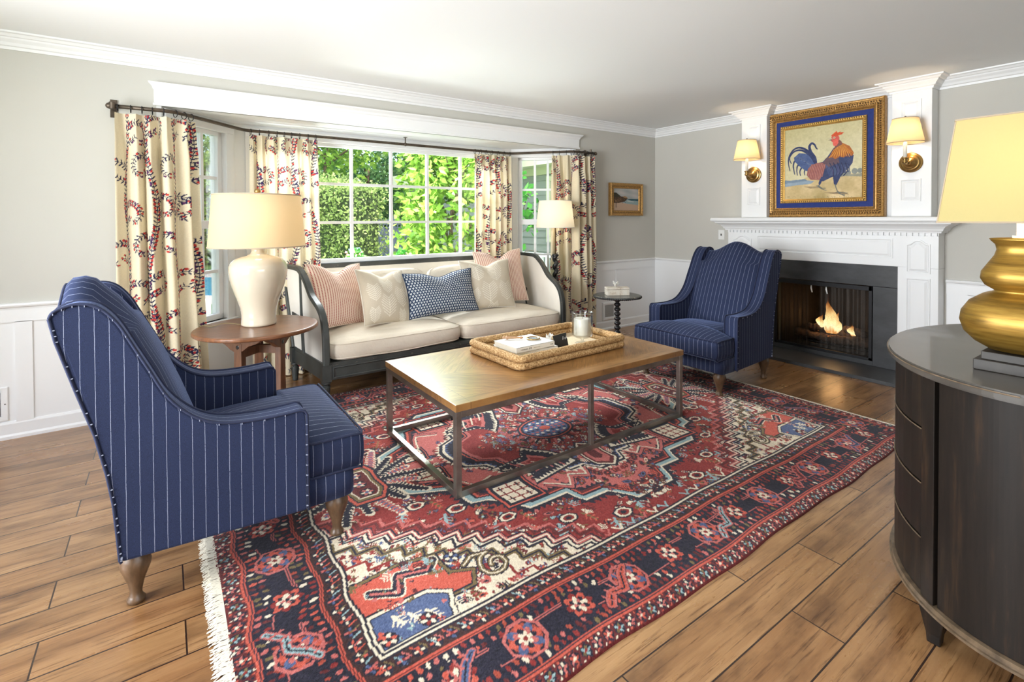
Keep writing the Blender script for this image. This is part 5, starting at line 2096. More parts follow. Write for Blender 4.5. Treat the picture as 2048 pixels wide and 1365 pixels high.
for x, y in ((xa + .033, -.515), (xb_ - .033, -.515), (lx(.16) - .0, .165), (rx(.16) + .0, .165), (-3.195, -.515), (-3.195, .165)):
    b = MB().box(x - .034, y - .034, .155, x + .034, y + .034, .28)
    b.lathe([(.016, 0), (.022, .008), (.024, .03), (.029, .095), (.03, .118), (.021, .126), (.021, .132), (.034, .14), (.034, .15), (.026, .158)], (x, y, 0), 16)
    obj('leg', b, M['sofa_wood'], sf, bevel=.002)
# loose seat and back cushions
for k, (x0, x1) in enumerate(((-4.30, -3.19), (-3.18, -2.07))):
    b = MB()
    mk = Matrix.Translation(((x0 + x1) / 2, -.20, 0)) @ Matrix.Rotation(R(-1.2 if k else 1.0), 4, 'Z')
    rg = cushion(b, (x1 - x0) / 2, .355, .297, .428, .042, mk, 12, 72, .006, 3 + k)
    cu = obj('seat_cushion', b, M['cream_fabric'], sf, smooth=True)
    obj('piping', MB().tube(rg[6], .0045, 6, closed=True).tube(rg[2], .0045, 6, closed=True), M['cream_fabric'], cu, smooth=True)
    b = MB()
    mk = Matrix.Translation(((x0 + x1) / 2 + (.0 if k else -.0), .175, .665)) @ Matrix.Rotation(R(66), 4, 'X') 
    rg = cushion(b, .545, .225, -.05, .055, .055, mk, 6, 60, .004, 8 + k)
    cu = obj('back_cushion', b, M['cream_fabric'], sf, smooth=True)
    obj('piping', MB().tube(rg[6], .0045, 6, closed=True), M['cream_fabric'], cu, smooth=True)

pillow('throw_pillow', 'red striped square pillow against the left arm of the settee', M['redstripe'], .275, .275, .085, (-4.085, -.02, .715), R(24), R(20), R(4), .075)
fc = feather_canvas([(-.62, .1, 1), (-.1, -.42, 1.25), (-.05, .42, 1.1), (.55, -.1, 1.2), (.62, .68, .8), (-.66, -.7, .8), (.5, -.8, .7)])
pillow('throw_pillow', 'beige pillow with embroidered white feathers, left of the indigo lumbar pillow', M['feather'], .245, .245, .085, (-3.745, -.16, .685), R(18), R(24), R(6), .05, fc)
pillow('throw_pillow', 'oblong indigo and white block print lumbar pillow in the middle of the settee', M['blueprint'], .355, .205, .085, (-3.19, -.145, .672), R(0), R(20), R(-1), .045)
pillow('throw_pillow', 'red striped square pillow behind the feathered pillow near the right arm of the settee', M['redstripe'], .285, .285, .08, (-2.385, .075, .745), R(-6), R(16), R(-2), .075, seed=4)
fc = feather_canvas([(-.5, .5, 1.1), (.25, .5, 1.2), (-.1, -.35, 1.3), (.62, -.35, 1.2), (-.75, -.5, 1), (.05, -1.05, .8)])
pillow('throw_pillow', 'beige pillow with embroidered white feathers, right of the indigo lumbar pillow', M['feather'], .28, .25, .085, (-2.65, -.085, .70), R(-4), R(18), R(0), .05, fc, seed=2)

# ------------------------------------------------------------------ coffee table and what stands on it
TX0, TX1, TY0, TY1, TZ = -4.165, -2.425, -2.215, -1.29, .462
ct = thing('coffee_table', 'rectangular coffee table with a chevron parquet top and open steel frame', 'table', ((TX0 + TX1) / 2, (TY0 + TY1) / 2, 0))
b = MB().box(TX0, TY0, TZ - .036, TX1, TY1, TZ)
M['parquet'] = parquet_mat(0, 0, (TX1 - TX0) / 2, (TY1 - TY0) / 2)
obj('table_top', b, M['parquet'], ct, bevel=.003)
s = .031
for x in (TX0 + .004, (TX0 + TX1) / 2 + .032, TX1 - .004 - s):
    for y in (TY0 + .004, TY1 - .004 - s):
        if x not in (TX0 + .004, TX1 - .004 - s):
            x_ = x - s / 2
            b = MB().box(x_, y + .004, .0375, x_ + s * .9, y + s - .004, TZ - .068)
        else:
            b = MB().box(x, y, .0075, x + s, y + s, TZ - .037)
        obj('leg', b, M['steel'], ct, bevel=.0015)
for z0, z1 in ((.0076, .0375), (TZ - .068, TZ - .037)):
    for y in (TY0 + .005, TY1 - .005 - s * .95):
        obj('frame_rail', MB().box(TX0 + .004 + s, y, z0, TX1 - .004 - s, y + s * .95, z1), M['steel'], ct, bevel=.0015)
    for x in (TX0 + .005, TX1 - .005 - s * .95):
        obj('frame_rail', MB().box(x, TY0 + .004 + s, z0, x + s * .95, TY1 - .004 - s, z1), M['steel'], ct, bevel=.0015)

# tray
tray = thing('tray', 'rectangular seagrass rope tray on the coffee table', 'tray', (-3.16, -1.675, TZ))
mk = Matrix.Translation((-3.16, -1.675, TZ)) @ Matrix.Rotation(R(2.0), 4, 'Z')
hx, hy = .475, .285
def rrect(hx, hy, r, n=6):
    pts = []
    for cx, cy, a0 in ((hx - r, hy - r, 0), (-hx + r, hy - r, 90), (-hx + r, -hy + r, 180), (hx - r, -hy + r, 270)):
        for k in range(n + 1):
            a = R(a0 + 90 * k / n)
            pts.append((cx + r * math.cos(a), cy + r * math.sin(a)))
    return pts
def dense(path, step):
    out = []
    n = len(path)
    for i in range(n):
        p, q = Vector(path[i]), Vector(path[(i + 1) % n])
        k = max(1, int((q - p).length / step))
        out += [p.lerp(q, j / k) for j in range(k)]
    return out
for zc, r_ in ((.0225, .0225), (.066, .0225)):
    path = dense([(x, y, zc) for x, y in rrect(hx - .022, hy - .022, .03)], .006)
    rad = [r_ * (1 + (.075 if i % 2 else -.05) + .04 * math.sin(i * .37)) for i in range(len(path))]
    b = MB().tube([mk @ p for p in path], rad, 10, closed=True)
    obj('rope_rim', b, M['rope'], tray, smooth=True)
b = MB().box(-hx + .03, -hy + .03, .004, hx - .03, hy - .03, .012).xf(mk)
obj('tray_base', b, plain('pale_woven_base', S(210, 192, 160), .8, var=.15, vs=90, bump=.4, bs=160), tray)
TB = TZ + .0122
def strokes(parent, mtx, x0, x1, hgt, n, mat, seed, heavy=False):
    """a run of lettering too small to read: upright and cross strokes"""
    g = random.Random(seed)
    b = MB()
    for i in range(n):
        x = lerp(x0, x1, (i + .5) / n)
        w_ = (x1 - x0) / n * .30
        h_ = hgt / 2
        t_ = .0016 if not heavy else w_ * .9
        b.box(x - w_, -.0002, -h_, x - w_ + t_, .0004, h_)
        if g.random() < .7:
            b.box(x + w_ - t_, -.0002, -h_, x + w_, .0004, h_)
        for zz in (-h_, h_ - .0014, -.0007):
            if g.random() < .55:
                b.box(x - w_, -.0002, zz, x + w_, .0004, zz + .0014)
    obj('spine_lettering', b.xf(mtx), mat, parent)

def book(z0, cx, cy, hx, hy, th, rz, label, spine_txt):
    t = thing('book', label, 'book', (cx, cy, z0), 'white books in the tray')
    mk = Matrix.Translation((cx, cy, z0)) @ Matrix.Rotation(rz, 4, 'Z')
    b = MB().box(-hx, -hy, 0, hx, hy, .0025).box(-hx, -hy, th - .0025, hx, hy, th).box(-hx, -hy, 0, hx, -hy + .003, th).xf(mk)
    obj('cover', b, M['paper'], t)
    b = MB().box(-hx + .004, -hy + .003, .0026, hx - .004, hy - .005, th - .0026).xf(mk)
    obj('pages', b, M['pages'], t)
    for x0, x1, hg, n, mt, hv in spine_txt:
        strokes(t, mk @ Matrix.Translation((0, -hy - .0003, th / 2)), x0, x1, hg, n, mt, int(x0 * 1000) + n, hv)
    return t
M['spine_ink'] = plain('grey_ink', S(96, 94, 92), .7)
M['spine_gold'] = plain('pale_lettering', S(186, 178, 160), .5)
M['spine_olive'] = plain('olive_lettering', S(178, 176, 104), .6)
book(TB, -3.325, -1.635, .168, .135, .034, R(-1), 'lower white book of the pair stacked in the tray', [(-.135, -.07, .014, 5, M['spine_olive'], False), (-.06, .02, .016, 6, M['spine_gold'], False), (.03, .09, .008, 6, M['spine_gold'], False)])
book(TB + .0342, -3.345, -1.648, .158, .125, .034, R(2), 'upper white book of the pair in the tray, under the magnifying glass', [(-.125, -.065, .006, 9, M['spine_ink'], False), (-.058, -.034, .012, 2, M['ink'], True), (-.02, .035, .005, 9, M['spine_gold'], False), (.122, .145, .008, 3, M['spine_ink'], False)])
BT = TB + .0685
# magnifying glass
mg = thing('magnifying_glass', 'magnifying glass with a turned wooden handle lying on the upper white book', 'magnifying glass', (-3.34, -1.63, BT))
pA, pB, pC = Vector((-3.445, -1.535, BT + .013)), Vector((-3.325, -1.615, BT + .012)), Vector((-3.272, -1.652, BT + .008))
d = (pB - pA).normalized()
pts = [pA + d * x for x in (0, .008, .016, .022, .03, .036, .045, .075, .1, .118, .124, .13, .142)]
b = MB().tube(pts, [.004, .009, .008, .006, .012, .0125, .009, .008, .0068, .006, .0085, .0085, .004], 12)
obj('handle', b, plain('tan_turned_wood', S(176, 136, 100), .35, var=.2, vs=60), mg, smooth=True)
b = MB().tube([pC + Vector((.043 * math.cos(a), .043 * math.sin(a), -.001)) for a in np.linspace(0, 2 * math.pi, 36, endpoint=False)], .0042, 8, closed=True)
b.tube([pB + d * .02, pB + d * .034], .0045, 8)
obj('rim', b, M['brass'], mg, smooth=True)
b = MB().lathe([(.001, -.004), (.03, -.003), (.041, -.0005), (.041, .0005), (.03, .003), (.001, .004)], tuple(pC + Vector((0, 0, 0))), 32)
obj('lens', b, M['crystal'], mg, smooth=True)
# black card and white paper flower
cd_ = thing('photo_card', 'small black card with a pale edge standing in the tray', 'card', (-3.10, -1.745, TB))
mk = Matrix.Translation((-3.098, -1.745, TB)) @ Matrix.Rotation(R(4), 4, 'Z') @ Matrix.Rotation(R(-14), 4, 'X') @ Matrix.Rotation(R(-3), 4, 'Y')
b = MB().box(-.062, -.003, .002, .062, 0, .096).xf(mk)
obj('face', b, M['ink'], cd_)
b = MB().box(-.062, .0002, .002, .062, .004, .098).xf(mk)
obj('backing', b, plain('pale_wood_edge', S(196, 160, 112), .6), cd_)
b = MB()
for k in range(5):
    b.tube([(.02 + .012 * k, -.0035, .055 + .008 * math.sin(k * 3)), (.028 + .010 * k, -.0035, .07 + .006 * math.cos(k * 2))], .0009, 4)
b.xf(mk)
obj('scribble', b, M['paper'], cd_)
pf = thing('paper_flower', 'white folded paper ornament behind the black card', 'ornament', (-3.10, -1.62, TB))
b = MB()
g = random.Random(3)
for k in range(16):
    a = k * 2.4
    tilt = .35 + .05 * k
    L = .062 + .02 * g.random()
    d = Vector((math.cos(a) * math.sin(tilt), math.sin(a) * math.sin(tilt), math.cos(tilt)))
    sd = Vector((-math.sin(a), math.cos(a), 0))
    o = Vector((-3.10, -1.62, TB + .012))
    nrm = d.cross(sd)
    b.add([o, o + d * L * .6 + sd * .022 + nrm * .004, o + d * L, o + d * L * .6 - sd * .022 + nrm * .004, o + d * L * .55 - nrm * .008], [(0, 1, 4), (1, 2, 4), (2, 3, 4), (3, 0, 4)])
b.lathe([(.03, .0), (.03, .008), (.012, .016)], (-3.10, -1.62, TB), 14)
obj('petals', b, M['paper'], pf)
# hurricane glass and candle
gx, gy = -2.885, -1.715
hg = thing('hurricane_glass', 'footed clear glass hurricane holding the candle at the right end of the tray', 'candle holder', (gx, gy, TB))
outer = [(.05, 0), (.05, .003), (.03, .007), (.011, .013), (.010, .028), (.02, .036), (.05, .042), (.068, .052), (.0745, .07), (.0745, .205), (.077, .213), (.079, .217)]
inner = [(.0755, .217), (.0735, .21), (.0715, .2), (.0715, .072), (.065, .056), (.001, .048)]
b = MB().lathe(outer + inner, (gx, gy, TB), 40, caps=False)
obj('bowl', b, M['crystal'], hg, smooth=True)
b = MB().tube([(gx + .077 * math.cos(a), gy + .077 * math.sin(a), TB + .217) for a in np.linspace(0, 2 * math.pi, 40, endpoint=False)], .0028, 8, closed=True)
obj('rim', b, M['crystal'], hg, smooth=True)
cn = thing('pillar_candle', 'white pillar candle inside the glass hurricane', 'candle', (gx, gy, TB + .058))
b = MB().lathe([(.057, 0), (.0595, .004), (.0595, .112), (.056, .117), (.03, .115), (.005, .113)], (gx, gy, TB + .058), 36)
obj('wax', b, M['wax'], cn, smooth=True)
obj('wick', MB().tube([(gx, gy, TB + .168), (gx + .002, gy, TB + .182)], .0012, 6), M['wick'], cn)

# ------------------------------------------------------------------ end table with the ceramic lamp
ex, ey, ez = -4.785, -.58, .64
et = thing('end_table', 'round worn walnut end table on trestle legs, between the left armchair and the settee', 'table', (ex, ey, 0))
b = MB().lathe([(.372, 0), (.380, .006), (.380, .02), (.374, .027), (.36, .028)], (ex, ey, ez - .028), 64)
obj('table_top', b, M['walnut'], et, smooth=False, bevel=.002)
def slab(mb, p0, p1, prof, th):
    """profile (t, z) swept as a flat board standing between p0 and p1"""
    p0, p1 = Vector((*p0, 0)), Vector((*p1, 0))
    d = (p1 - p0)
    nrm = Vector((-d.y, d.x, 0)).normalized()
    mb.prism(prof, -th / 2, th / 2, lambda t, z, k: tuple(p0 + d * t + nrm * k + Vector((0, 0, z))))
zt = ez - .029
for k, ang in enumerate((222, 318, 80)):
    dx, dy = math.cos(R(ang)), math.sin(R(ang))
    c0 = Vector((ex + dx * .16, ey + dy * .16, 0))
    tx, ty = -dy, dx
    # shaped cleat under the top
    h = .165
    prof = [(0, zt), (0, zt - .03), (.08, zt - .045), (.2, zt - .062), (.32, zt - .092), (.42, zt - .108), (.52, zt - .11), (.62, zt - .096), (.74, zt - .066), (.9, zt - .05), (1, zt - .03), (1, zt)]
    b = MB()
    slab(b, (c0.x - tx * h, c0.y - ty * h), (c0.x + tx * h, c0.y + ty * h), prof, .036)
    cl = obj('cleat', b, M['walnut_leg'], et, bevel=.002)
    b = MB().lathe([(.013, 0), (.013, .004), (.009, .006)], seg=14).xf(Matrix.Translation(c0 + Vector((dx * .018, dy * .018, zt - .075))) @ Vector((dx, dy, 0)).to_track_quat('Z', 'Y').to_matrix().to_4x4())
    obj('peg', b, M['ebony'], cl)
    b = MB()
    wd = .042
    prof = [(0, 0), (.08, .12), (.16, .3), (.18, zt - .05), (.82, zt - .05), (.84, .3), (.92, .12), (1, 0)]
    slab(b, (c0.x - tx * wd, c0.y - ty * wd), (c0.x + tx * wd, c0.y + ty * wd), prof, .042)
    obj('leg', b, M['walnut_leg'], et, bevel=.003)
    b = MB()
    slab(b, (ex, ey), (c0.x - dx * .016, c0.y - dy * .016), [(0, .46), (1, .46), (1, .515), (0, .515)], .03)
    obj('stretcher', b, M['walnut_leg'], et, bevel=.002)

def table_lamp_shade(mb, cx, cy, r0, r1, z0, z1, seg=56):
    mb.lathe([(r0, z0), (r1, z1)], (cx, cy, 0), seg, caps=False)
def rings_trim(mb, cx, cy, pairs, rad=.004):
    for r_, z_ in pairs:
        mb.tube([(cx + r_ * math.cos(a), cy + r_ * math.sin(a), z_) for a in np.linspace(0, 2 * math.pi, 56, endpoint=False)], rad, 6, closed=True)

lx_, ly_ = -4.772, -.545
tl = thing('table_lamp', 'lit ivory ceramic jar lamp with a beige drum shade on the round end table', 'lamp', (lx_, ly_, ez))
prof = [(.100, 0), (.108, .006), (.109, .015), (.106, .05), (.107, .085), (.114, .125), (.128, .172), (.146, .22), (.163, .272), (.175, .325), (.181, .37), (.178, .40), (.167, .426), (.145, .447), (.112, .461), (.072, .470), (.05, .480), (.042, .495), (.040, .507), (.044, .517), (.045, .523), (.03, .525)]
obj('base', MB().lathe(prof, (lx_, ly_, ez), 56), M['ceramic'], tl, smooth=True)
b = MB().lathe([(.02, .52), (.02, .54), (.012, .545), (.012, .585), (.017, .59), (.017, .63)], (lx_, ly_, ez), 18)
obj('socket', b, M['brass'], tl, smooth=True)
sh0, sh1 = ez + .532, ez + .878
b = MB()
table_lamp_shade(b, lx_, ly_, .298, .269, sh0, sh1)
shd = obj('lamp_shade', b, M['shade'], tl, smooth=True)
for q in ((.298, sh0), (.269, sh1)):
    b = MB()
    rings_trim(b, lx_, ly_, (q,), .0045)
    obj('shade_trim', b, M['shade_trim'], shd)
b = MB()
for k in range(3):
    a = .5 + k * 2.094
    b.tube([(lx_, ly_, sh1 - .018), (lx_ + .269 * math.cos(a), ly_ + .269 * math.sin(a), sh1 - .006)], .0025, 5)
b.tube([(lx_, ly_, ez + .62), (lx_, ly_, sh1 + .008)], .003, 6)
obj('spider', b, M['brass'], tl)
b = MB().ball((lx_, ly_, sh1 + .026), .0205, 18, 12).lathe([(.008, 0), (.008, .01)], (lx_, ly_, sh1 - .002), 10)
obj('finial', b, M['brass'], tl, smooth=True)
b = MB().tube(catmull([(lx_ - .1, ly_ + .03, ez + .006), (lx_ - .2, ly_ + .06, ez + .022), (lx_ - .27, ly_ + .05, ez + .012), (lx_ - .33, ly_ + .13, ez + .006), (lx_ - .345, ly_ + .17, ez - .06), (lx_ - .33, ly_ + .24, .36), (lx_ - .30, ly_ + .26, .1), (lx_ - .26, ly_ + .24, .006), (lx_ - .1, ly_ + .34, .005)], 6), .003, 6)
obj('cord', b, M['cord'], tl, smooth=True)
light('lamp_bulb', 'POINT', (lx_, ly_, ez + .70), 3.0, (1, .80, .56), radius=.035)

# ------------------------------------------------------------------ floor lamp behind the settee
px_, py_ = -1.80, -.12
fl_ = thing('floor_lamp', 'black barley-twist floor lamp with a white drum shade by the right arm of the settee', 'lamp', (px_, py_, 0))
b = MB().lathe([(.125, 0), (.13, .008), (.128, .02), (.10, .03), (.05, .042), (.03, .06), (.024, .09), (.03, .11)], (px_, py_, 0), 32)
obj('foot', b, M['ebony'], fl_, smooth=True)
path, rad = [], []
for i in range(170):
    z = .10 + .845 * i / 169
    a = 2 * math.pi * z / .088
    path.append((px_ + .011 * math.cos(a), py_ + .011 * math.sin(a), z))
    rad.append(.0235)
obj('twisted_post', MB().tube(path, rad, 12), M['ebony'], fl_, smooth=True)
b = MB().lathe([(.022, .935), (.036, .945), (.038, .955), (.034, .965), (.012, .972)], (px_, py_, 0), 20)
obj('cap', b, M['ebony'], fl_, smooth=True)
b = MB().lathe([(.006, .97), (.006, 1.26), (.012, 1.265), (.012, 1.31)], (px_, py_, 0), 12)
obj('stem', b, M['brass'], fl_, smooth=True)
b = MB()
table_lamp_shade(b, px_, py_, .209, .176, 1.258, 1.546)
shd = obj('lamp_shade', b, M['shade_white'], fl_, smooth=True)
for q in ((.209, 1.258), (.176, 1.546)):
    b = MB()
    rings_trim(b, px_, py_, (q,), .003)
    obj('shade_trim', b, M['paper'], shd)
b = MB()
for k in range(3):
    a = .9 + k * 2.094
    b.tube([(px_, py_, 1.525), (px_ + .176 * math.cos(a), py_ + .176 * math.sin(a), 1.54)], .0022, 5)
b.tube([(px_, py_, 1.3), (px_, py_, 1.53)], .0025, 6)
obj('spider', b, M['brass'], fl_)
light('floor_lamp_bulb', 'POINT', (px_ + .04, py_ - .01, 1.40), 2.6, (1, .82, .56), radius=.03)

# ------------------------------------------------------------------ pedestal table by the curtain
qx, qy, qz = -1.735, -.965, .62
pt_ = thing('pedestal_table', 'small round black pedestal table with a bobbin-turned post, between the curtain and the armchair', 'table', (qx, qy, 0))
b = MB().lathe([(.19, 0), (.215, .006), (.224, .012), (.224, .02), (.216, .027), (.20, .028)], (qx, qy, qz - .028), 48)
tp = obj('table_top', b, plain('black_table_top', S(74, 76, 74), .22, var=.15, vs=10), pt_, smooth=False, bevel=.001)
b = MB()
for k in range(72):
    a = 2 * math.pi * k / 72
    b.ball((qx + .222 * math.cos(a), qy + .222 * math.sin(a), qz - .014), .0085, 6, 5, 1, 1, 1.25)
obj('gadrooned_edge', b, M['ebony'], tp, smooth=True)
prof = []
z = .06
while z < qz - .05:
    for t_ in range(8):
        a = math.pi * t_ / 7
        prof.append((.0165 + .0155 * math.sin(a), z + .0445 * t_ / 7.5))
    z += .0445
prof += [(.03, qz - .045), (.045, qz - .03)]
obj('post', MB().lathe(prof, (qx, qy, 0), 22), M['ebony'], pt_, smooth=True)
for k in range(3):
    a = R(30 + 120 * k)
    d = (math.cos(a), math.sin(a))
    b = MB().tube(catmull([(qx + d[0] * .01, qy + d[1] * .01, .085), (qx + d[0] * .07, qy + d[1] * .07, .085), (qx + d[0] * .13, qy + d[1] * .13, .04), (qx + d[0] * .18, qy + d[1] * .18, .013)], 4), [.02] * 4 + [.018] * 4 + [.014] * 4 + [.013], 10)
    obj('foot', b, M['ebony'], pt_, smooth=True)
bx = thing('trinket_box', 'cream marbled box with a white coral sprig on its lid, on the pedestal table', 'box', (qx - .0, qy, qz))
mk = Matrix.Translation((qx - .01, qy - .005, qz)) @ Matrix.Rotation(R(-31), 4, 'Z')
k = NB('marbled_veneer')
v = k.noise(k.coord('Object'), 16, 5, .7)
k.P(Base_Color=k.ramp(v, [(.3, S(158, 128, 96)), (.45, S(214, 204, 188)), (.7, S(232, 228, 218))]), Roughness=.3)
M['marbled'] = k.m
obj('body', MB().box(-.108, -.05, .001, .108, .05, .056).xf(mk), M['marbled'], bx, bevel=.002)
obj('lid', MB().box(-.108, -.05, .058, .108, .05, .076).xf(mk), M['marbled'], bx, bevel=.002)
b = MB()
g = random.Random(6)
for k in range(11):
    a, e = g.uniform(0, 6.28), g.uniform(.3, 1.1)
    L = g.uniform(.03, .06)
    d = Vector((math.cos(a) * math.cos(e), math.sin(a) * math.cos(e) * .6, math.sin(e)))
    p0 = Vector((-.015, 0, .078))
    p1 = p0 + d * L * .6 + Vector((0, 0, .008))
    b.tube([p0, p1, p0 + d * L + Vector((g.uniform(-.012, .012), 0, .006))], [.006, .0045, .003], 6)
    b.ball(p0 + d * L, .0048, 6, 4)
obj('coral', b.xf(mk), M['paper'], bx, smooth=True)

# ------------------------------------------------------------------ bow-front chest on the right
hx_, hy_, hz_ = -2.80, -4.0, .88
chest = thing('demilune_chest', 'tall bow-fronted black rubbed chest at the right edge, carrying the gold lamp', 'chest', (hx_, hy_, 0))
YB = -4.075
def arc(k, a0, a1, n=18, A=.615, B=.44):
    return [(hx_ - k * A * math.sin(R(t)), hy_ + k * B * math.cos(R(t))) for t in np.linspace(a0, a1, n)]
def sector(mb, a0, a1, k1, z0, z1, k0=.90):
    o = arc(k1, a0, a1)
    i_ = arc(k0, a0, a1)
    mb.prism(o + i_[::-1], z0, z1, lambda a, c_, d: (a, c_, d))
def halfplate(mb, k, z0, z1, yb=YB):
    o = arc(k, -90, 90, 56)
    mb.prism([(o[0][0], yb)] + o + [(o[-1][0], yb)], z0, z1, lambda a, c_, d: (a, c_, d))
b = MB()
for z0, z1, k_ in ((hz_ - .030, hz_ - .022, 1.030), (hz_ - .022, hz_ - .006, 1.046), (hz_ - .006, hz_, 1.036)):
    halfplate(b, k_, z0, z1)
tpc = obj('chest_top', b, M['chest_top'], chest)
b = MB()
o = arc(1.046, -90, 90, 60)
b.tube([(x, y, hz_ - .007) for x, y in o], .0022, 6)
obj('top_edge', b, M['chest_edge'], tpc)
b = MB()
halfplate(b, .965, .142, hz_ - .031)
obj('carcase', b, M['chest'], chest)
b = MB()
halfplate(b, 1.012, .125, .141)
halfplate(b, 1.024, .118, .1255)
obj('base_moulding', b, M['chest_edge'], chest)
zs = [.143, .322, .498, .674, .848]
for i in range(4):
    b = MB()
    sector(b, -55.5, 55.5, .992, zs[i] + .002, zs[i + 1] - .003)
    dr = obj('drawer', b, M['chest'], chest, bevel=.002)
    o = arc(.994, -55.5, 55.5, 40)
    obj('drawer_bead', MB().tube([(x, y, zs[i + 1] - .003) for x, y in o], .0022, 6), M['chest_edge'], dr)
for sg in (1, -1):
    b = MB()
    sector(b, sg * 56.4, sg * 62.5, 1.004, .1415, hz_ - .0315)
    obj('stile', b, M['chest'], chest, bevel=.002)
    o = arc(.990, sg * 63.6, sg * 90)
    i_ = arc(.90, sg * 63.6, sg * 90)
    b = MB().prism(o + [(o[-1][0], YB)] + [(i_[-1][0], YB)] + i_[::-1], .1415, hz_ - .0315, lambda a, c_, d: (a, c_, d))
    obj('side_door', b, M['chest'], chest, bevel=.002)
    x, y = arc(.94, sg * 59.4, sg * 59.4, 1)[0]
    for (cx, cy) in ((x, y), (hx_ - sg * .55, YB + .04)):
        b = MB()
        rings = []
        for z, r_ in ((0, .017), (.03, .019), (.1175, .034)):
            rings.append([(cx + a * r_, cy + e * r_, z) for a, e in ((-1, -1), (1, -1), (1, 1), (-1, 1))])
        b.loft(rings)
        obj('leg', b, M['chest'], chest, bevel=.003)

# gold gourd lamp on the chest
gx, gy = -3.125, -3.965
gl = thing('table_lamp', 'gold double-gourd lamp with a large tapered cream shade on the bow-fronted chest', 'lamp', (gx, gy, hz_))
b = MB().box(gx - .112, gy - .105, hz_ + .0005, gx + .112, gy + .105, hz_ + .032).box(gx - .096, gy - .09, hz_ + .032, gx + .096, gy + .09, hz_ + .056)
obj('plinth', b, M['plinth'], gl, bevel=.002)
pz = hz_ + .0565
prof = [(.07, 0), (.092, .006), (.125, .03), (.150, .062), (.160, .10), (.156, .132), (.138, .166), (.108, .190), (.085, .199), (.078, .204), (.082, .209), (.102, .224), (.112, .246), (.110, .27), (.095, .298), (.080, .326), (.075, .346), (.078, .364), (.089, .378), (.092, .384), (.07, .386)]
prof = [(r_ * .955, z * .905) for r_, z in prof]
obj('gourd_body', MB().lathe(prof, (gx, gy, pz), 72, power=3.2), M['giltlamp'], gl, smooth=True)
b = MB().box(gx - .034, gy - .034, pz + .348, gx + .034, gy + .034, pz + .357).box(gx - .026, gy - .026, pz + .357, gx + .026, gy + .026, pz + .44)
obj('cap', b, M['brass'], gl)
z0, z1, h0, h1 = 1.335, 1.652, .180, .145
def sq_ring(h, z, r_=.008):
    pts = []
    for cx, cy, a0 in ((h - r_, h - r_, 0), (-h + r_, h - r_, 90), (-h + r_, -h + r_, 180), (h - r_, -h + r_, 270)):
        for k in range(5):
            a = R(a0 + 90 * k / 4)
            pts.append((gx + cx + r_ * math.cos(a), gy + cy + r_ * math.sin(a), z))
    return pts
b = MB().loft([sq_ring(h0, z0), sq_ring(h1, z1)], caps=False)
shd = obj('lamp_shade', b, M['shade_yellow'], gl)
b = MB().tube(sq_ring(h0, z0), .003, 6, closed=True).tube(sq_ring(h1, z1), .003, 6, closed=True)
for sx, sy in ((1, 1), (1, -1), (-1, 1), (-1, -1)):
    b.tube([(gx + sx * (h0 - .002), gy + sy * (h0 - .002), z0), (gx + sx * (h1 - .002), gy + sy * (h1 - .002), z1)], .0022, 6)
obj('shade_trim', b, M['shade_trim'], shd)
b = MB()
for sx, sy in ((1, 1), (1, -1), (-1, 1), (-1, -1)):
    b.tube([(gx, gy, z1 - .02), (gx + sx * h1, gy + sy * h1, z1 - .004)], .002, 5)
b.tube([(gx, gy, pz + .43), (gx, gy, z1 - .01)], .003, 6)
obj('spider', b, M['brass'], gl)
light('gold_lamp_bulb', 'POINT', (gx, gy, 1.50), 1.2, (1, .80, .46), radius=.035)

# ------------------------------------------------------------------ the garden seen through the bay
GZ = -.42
b = MB().box(-60, -45, GZ - .1, 60, 60, GZ)
obj('ground', b, M['grass'], kind='structure')
fcam = Vector((CAM.x, CAM.y))
def at(px, depth):
    """ground position under a picture column at a distance along the view"""
    f2 = Vector((fwd.x, fwd.y)).normalized()
    r_ = Vector((rgt.x, rgt.y))
    return fcam + (f2 + r_ * ((px - 1024) / 998.2)) * depth

def leaf_cloud(n, fn, size, aspect, droop=0.0, seed=0, up=.35):
    """n pointed leaves scattered by fn(g)->(pos, outward)"""
    g = np.random.default_rng(seed)
    pos, out = fn(g, n)
    d = g.normal(0, 1, (n, 3)) + out * .9
    d[:, 2] -= droop
    d /= np.linalg.norm(d, axis=1, keepdims=True)
    nr = g.normal(0, 1, (n, 3)) * .8 + out * .5
    nr[:, 2] += up
    s = np.cross(d, nr)
    s /= np.linalg.norm(s, axis=1, keepdims=True) + 1e-9
    L = size * g.uniform(.65, 1.3, (n, 1))
    W = L * aspect
    b_ = pos
    P_ = np.stack([b_, b_ + d * L * .45 + s * W, b_ + d * L, b_ + d * L * .45 - s * W], 1).reshape(-1, 3)
    return P_

def leaves_mesh(name, P_, mat, parent):
    n = len(P_) // 4
    me = bpy.data.meshes.new(name)
    me.vertices.add(len(P_))
    me.vertices.foreach_set('co', P_.astype(np.float32).ravel())
    me.loops.add(n * 4)
    me.loops.foreach_set('vertex_index', np.arange(n * 4, dtype=np.int32))
    me.polygons.add(n)
    me.polygons.foreach_set('loop_start', (np.arange(n) * 4).astype(np.int32))
    me.update(calc_edges=True)
    return link_mesh(name, me, mat, parent)

def shell_fn(c_, r_, inner=.55, clumps=26, seed=0, spread=.32):
    gg = np.random.default_rng(seed + 100)
    cc = gg.normal(0, 1, (clumps, 3))
    cc /= np.linalg.norm(cc, axis=1, keepdims=True)
    cc *= gg.uniform(.45, .95, (clumps, 1))
    c_, r_ = np.array(c_), np.array(r_)
    def fn(g, n):
        k = g.integers(0, clumps, n)
        off = g.normal(0, 1, (n, 3))
        off /= np.linalg.norm(off, axis=1, keepdims=True)
        q = cc[k] + off * spread * g.uniform(.5, 1, (n, 1)) ** .5
        return c_ + q * r_, off
    return fn

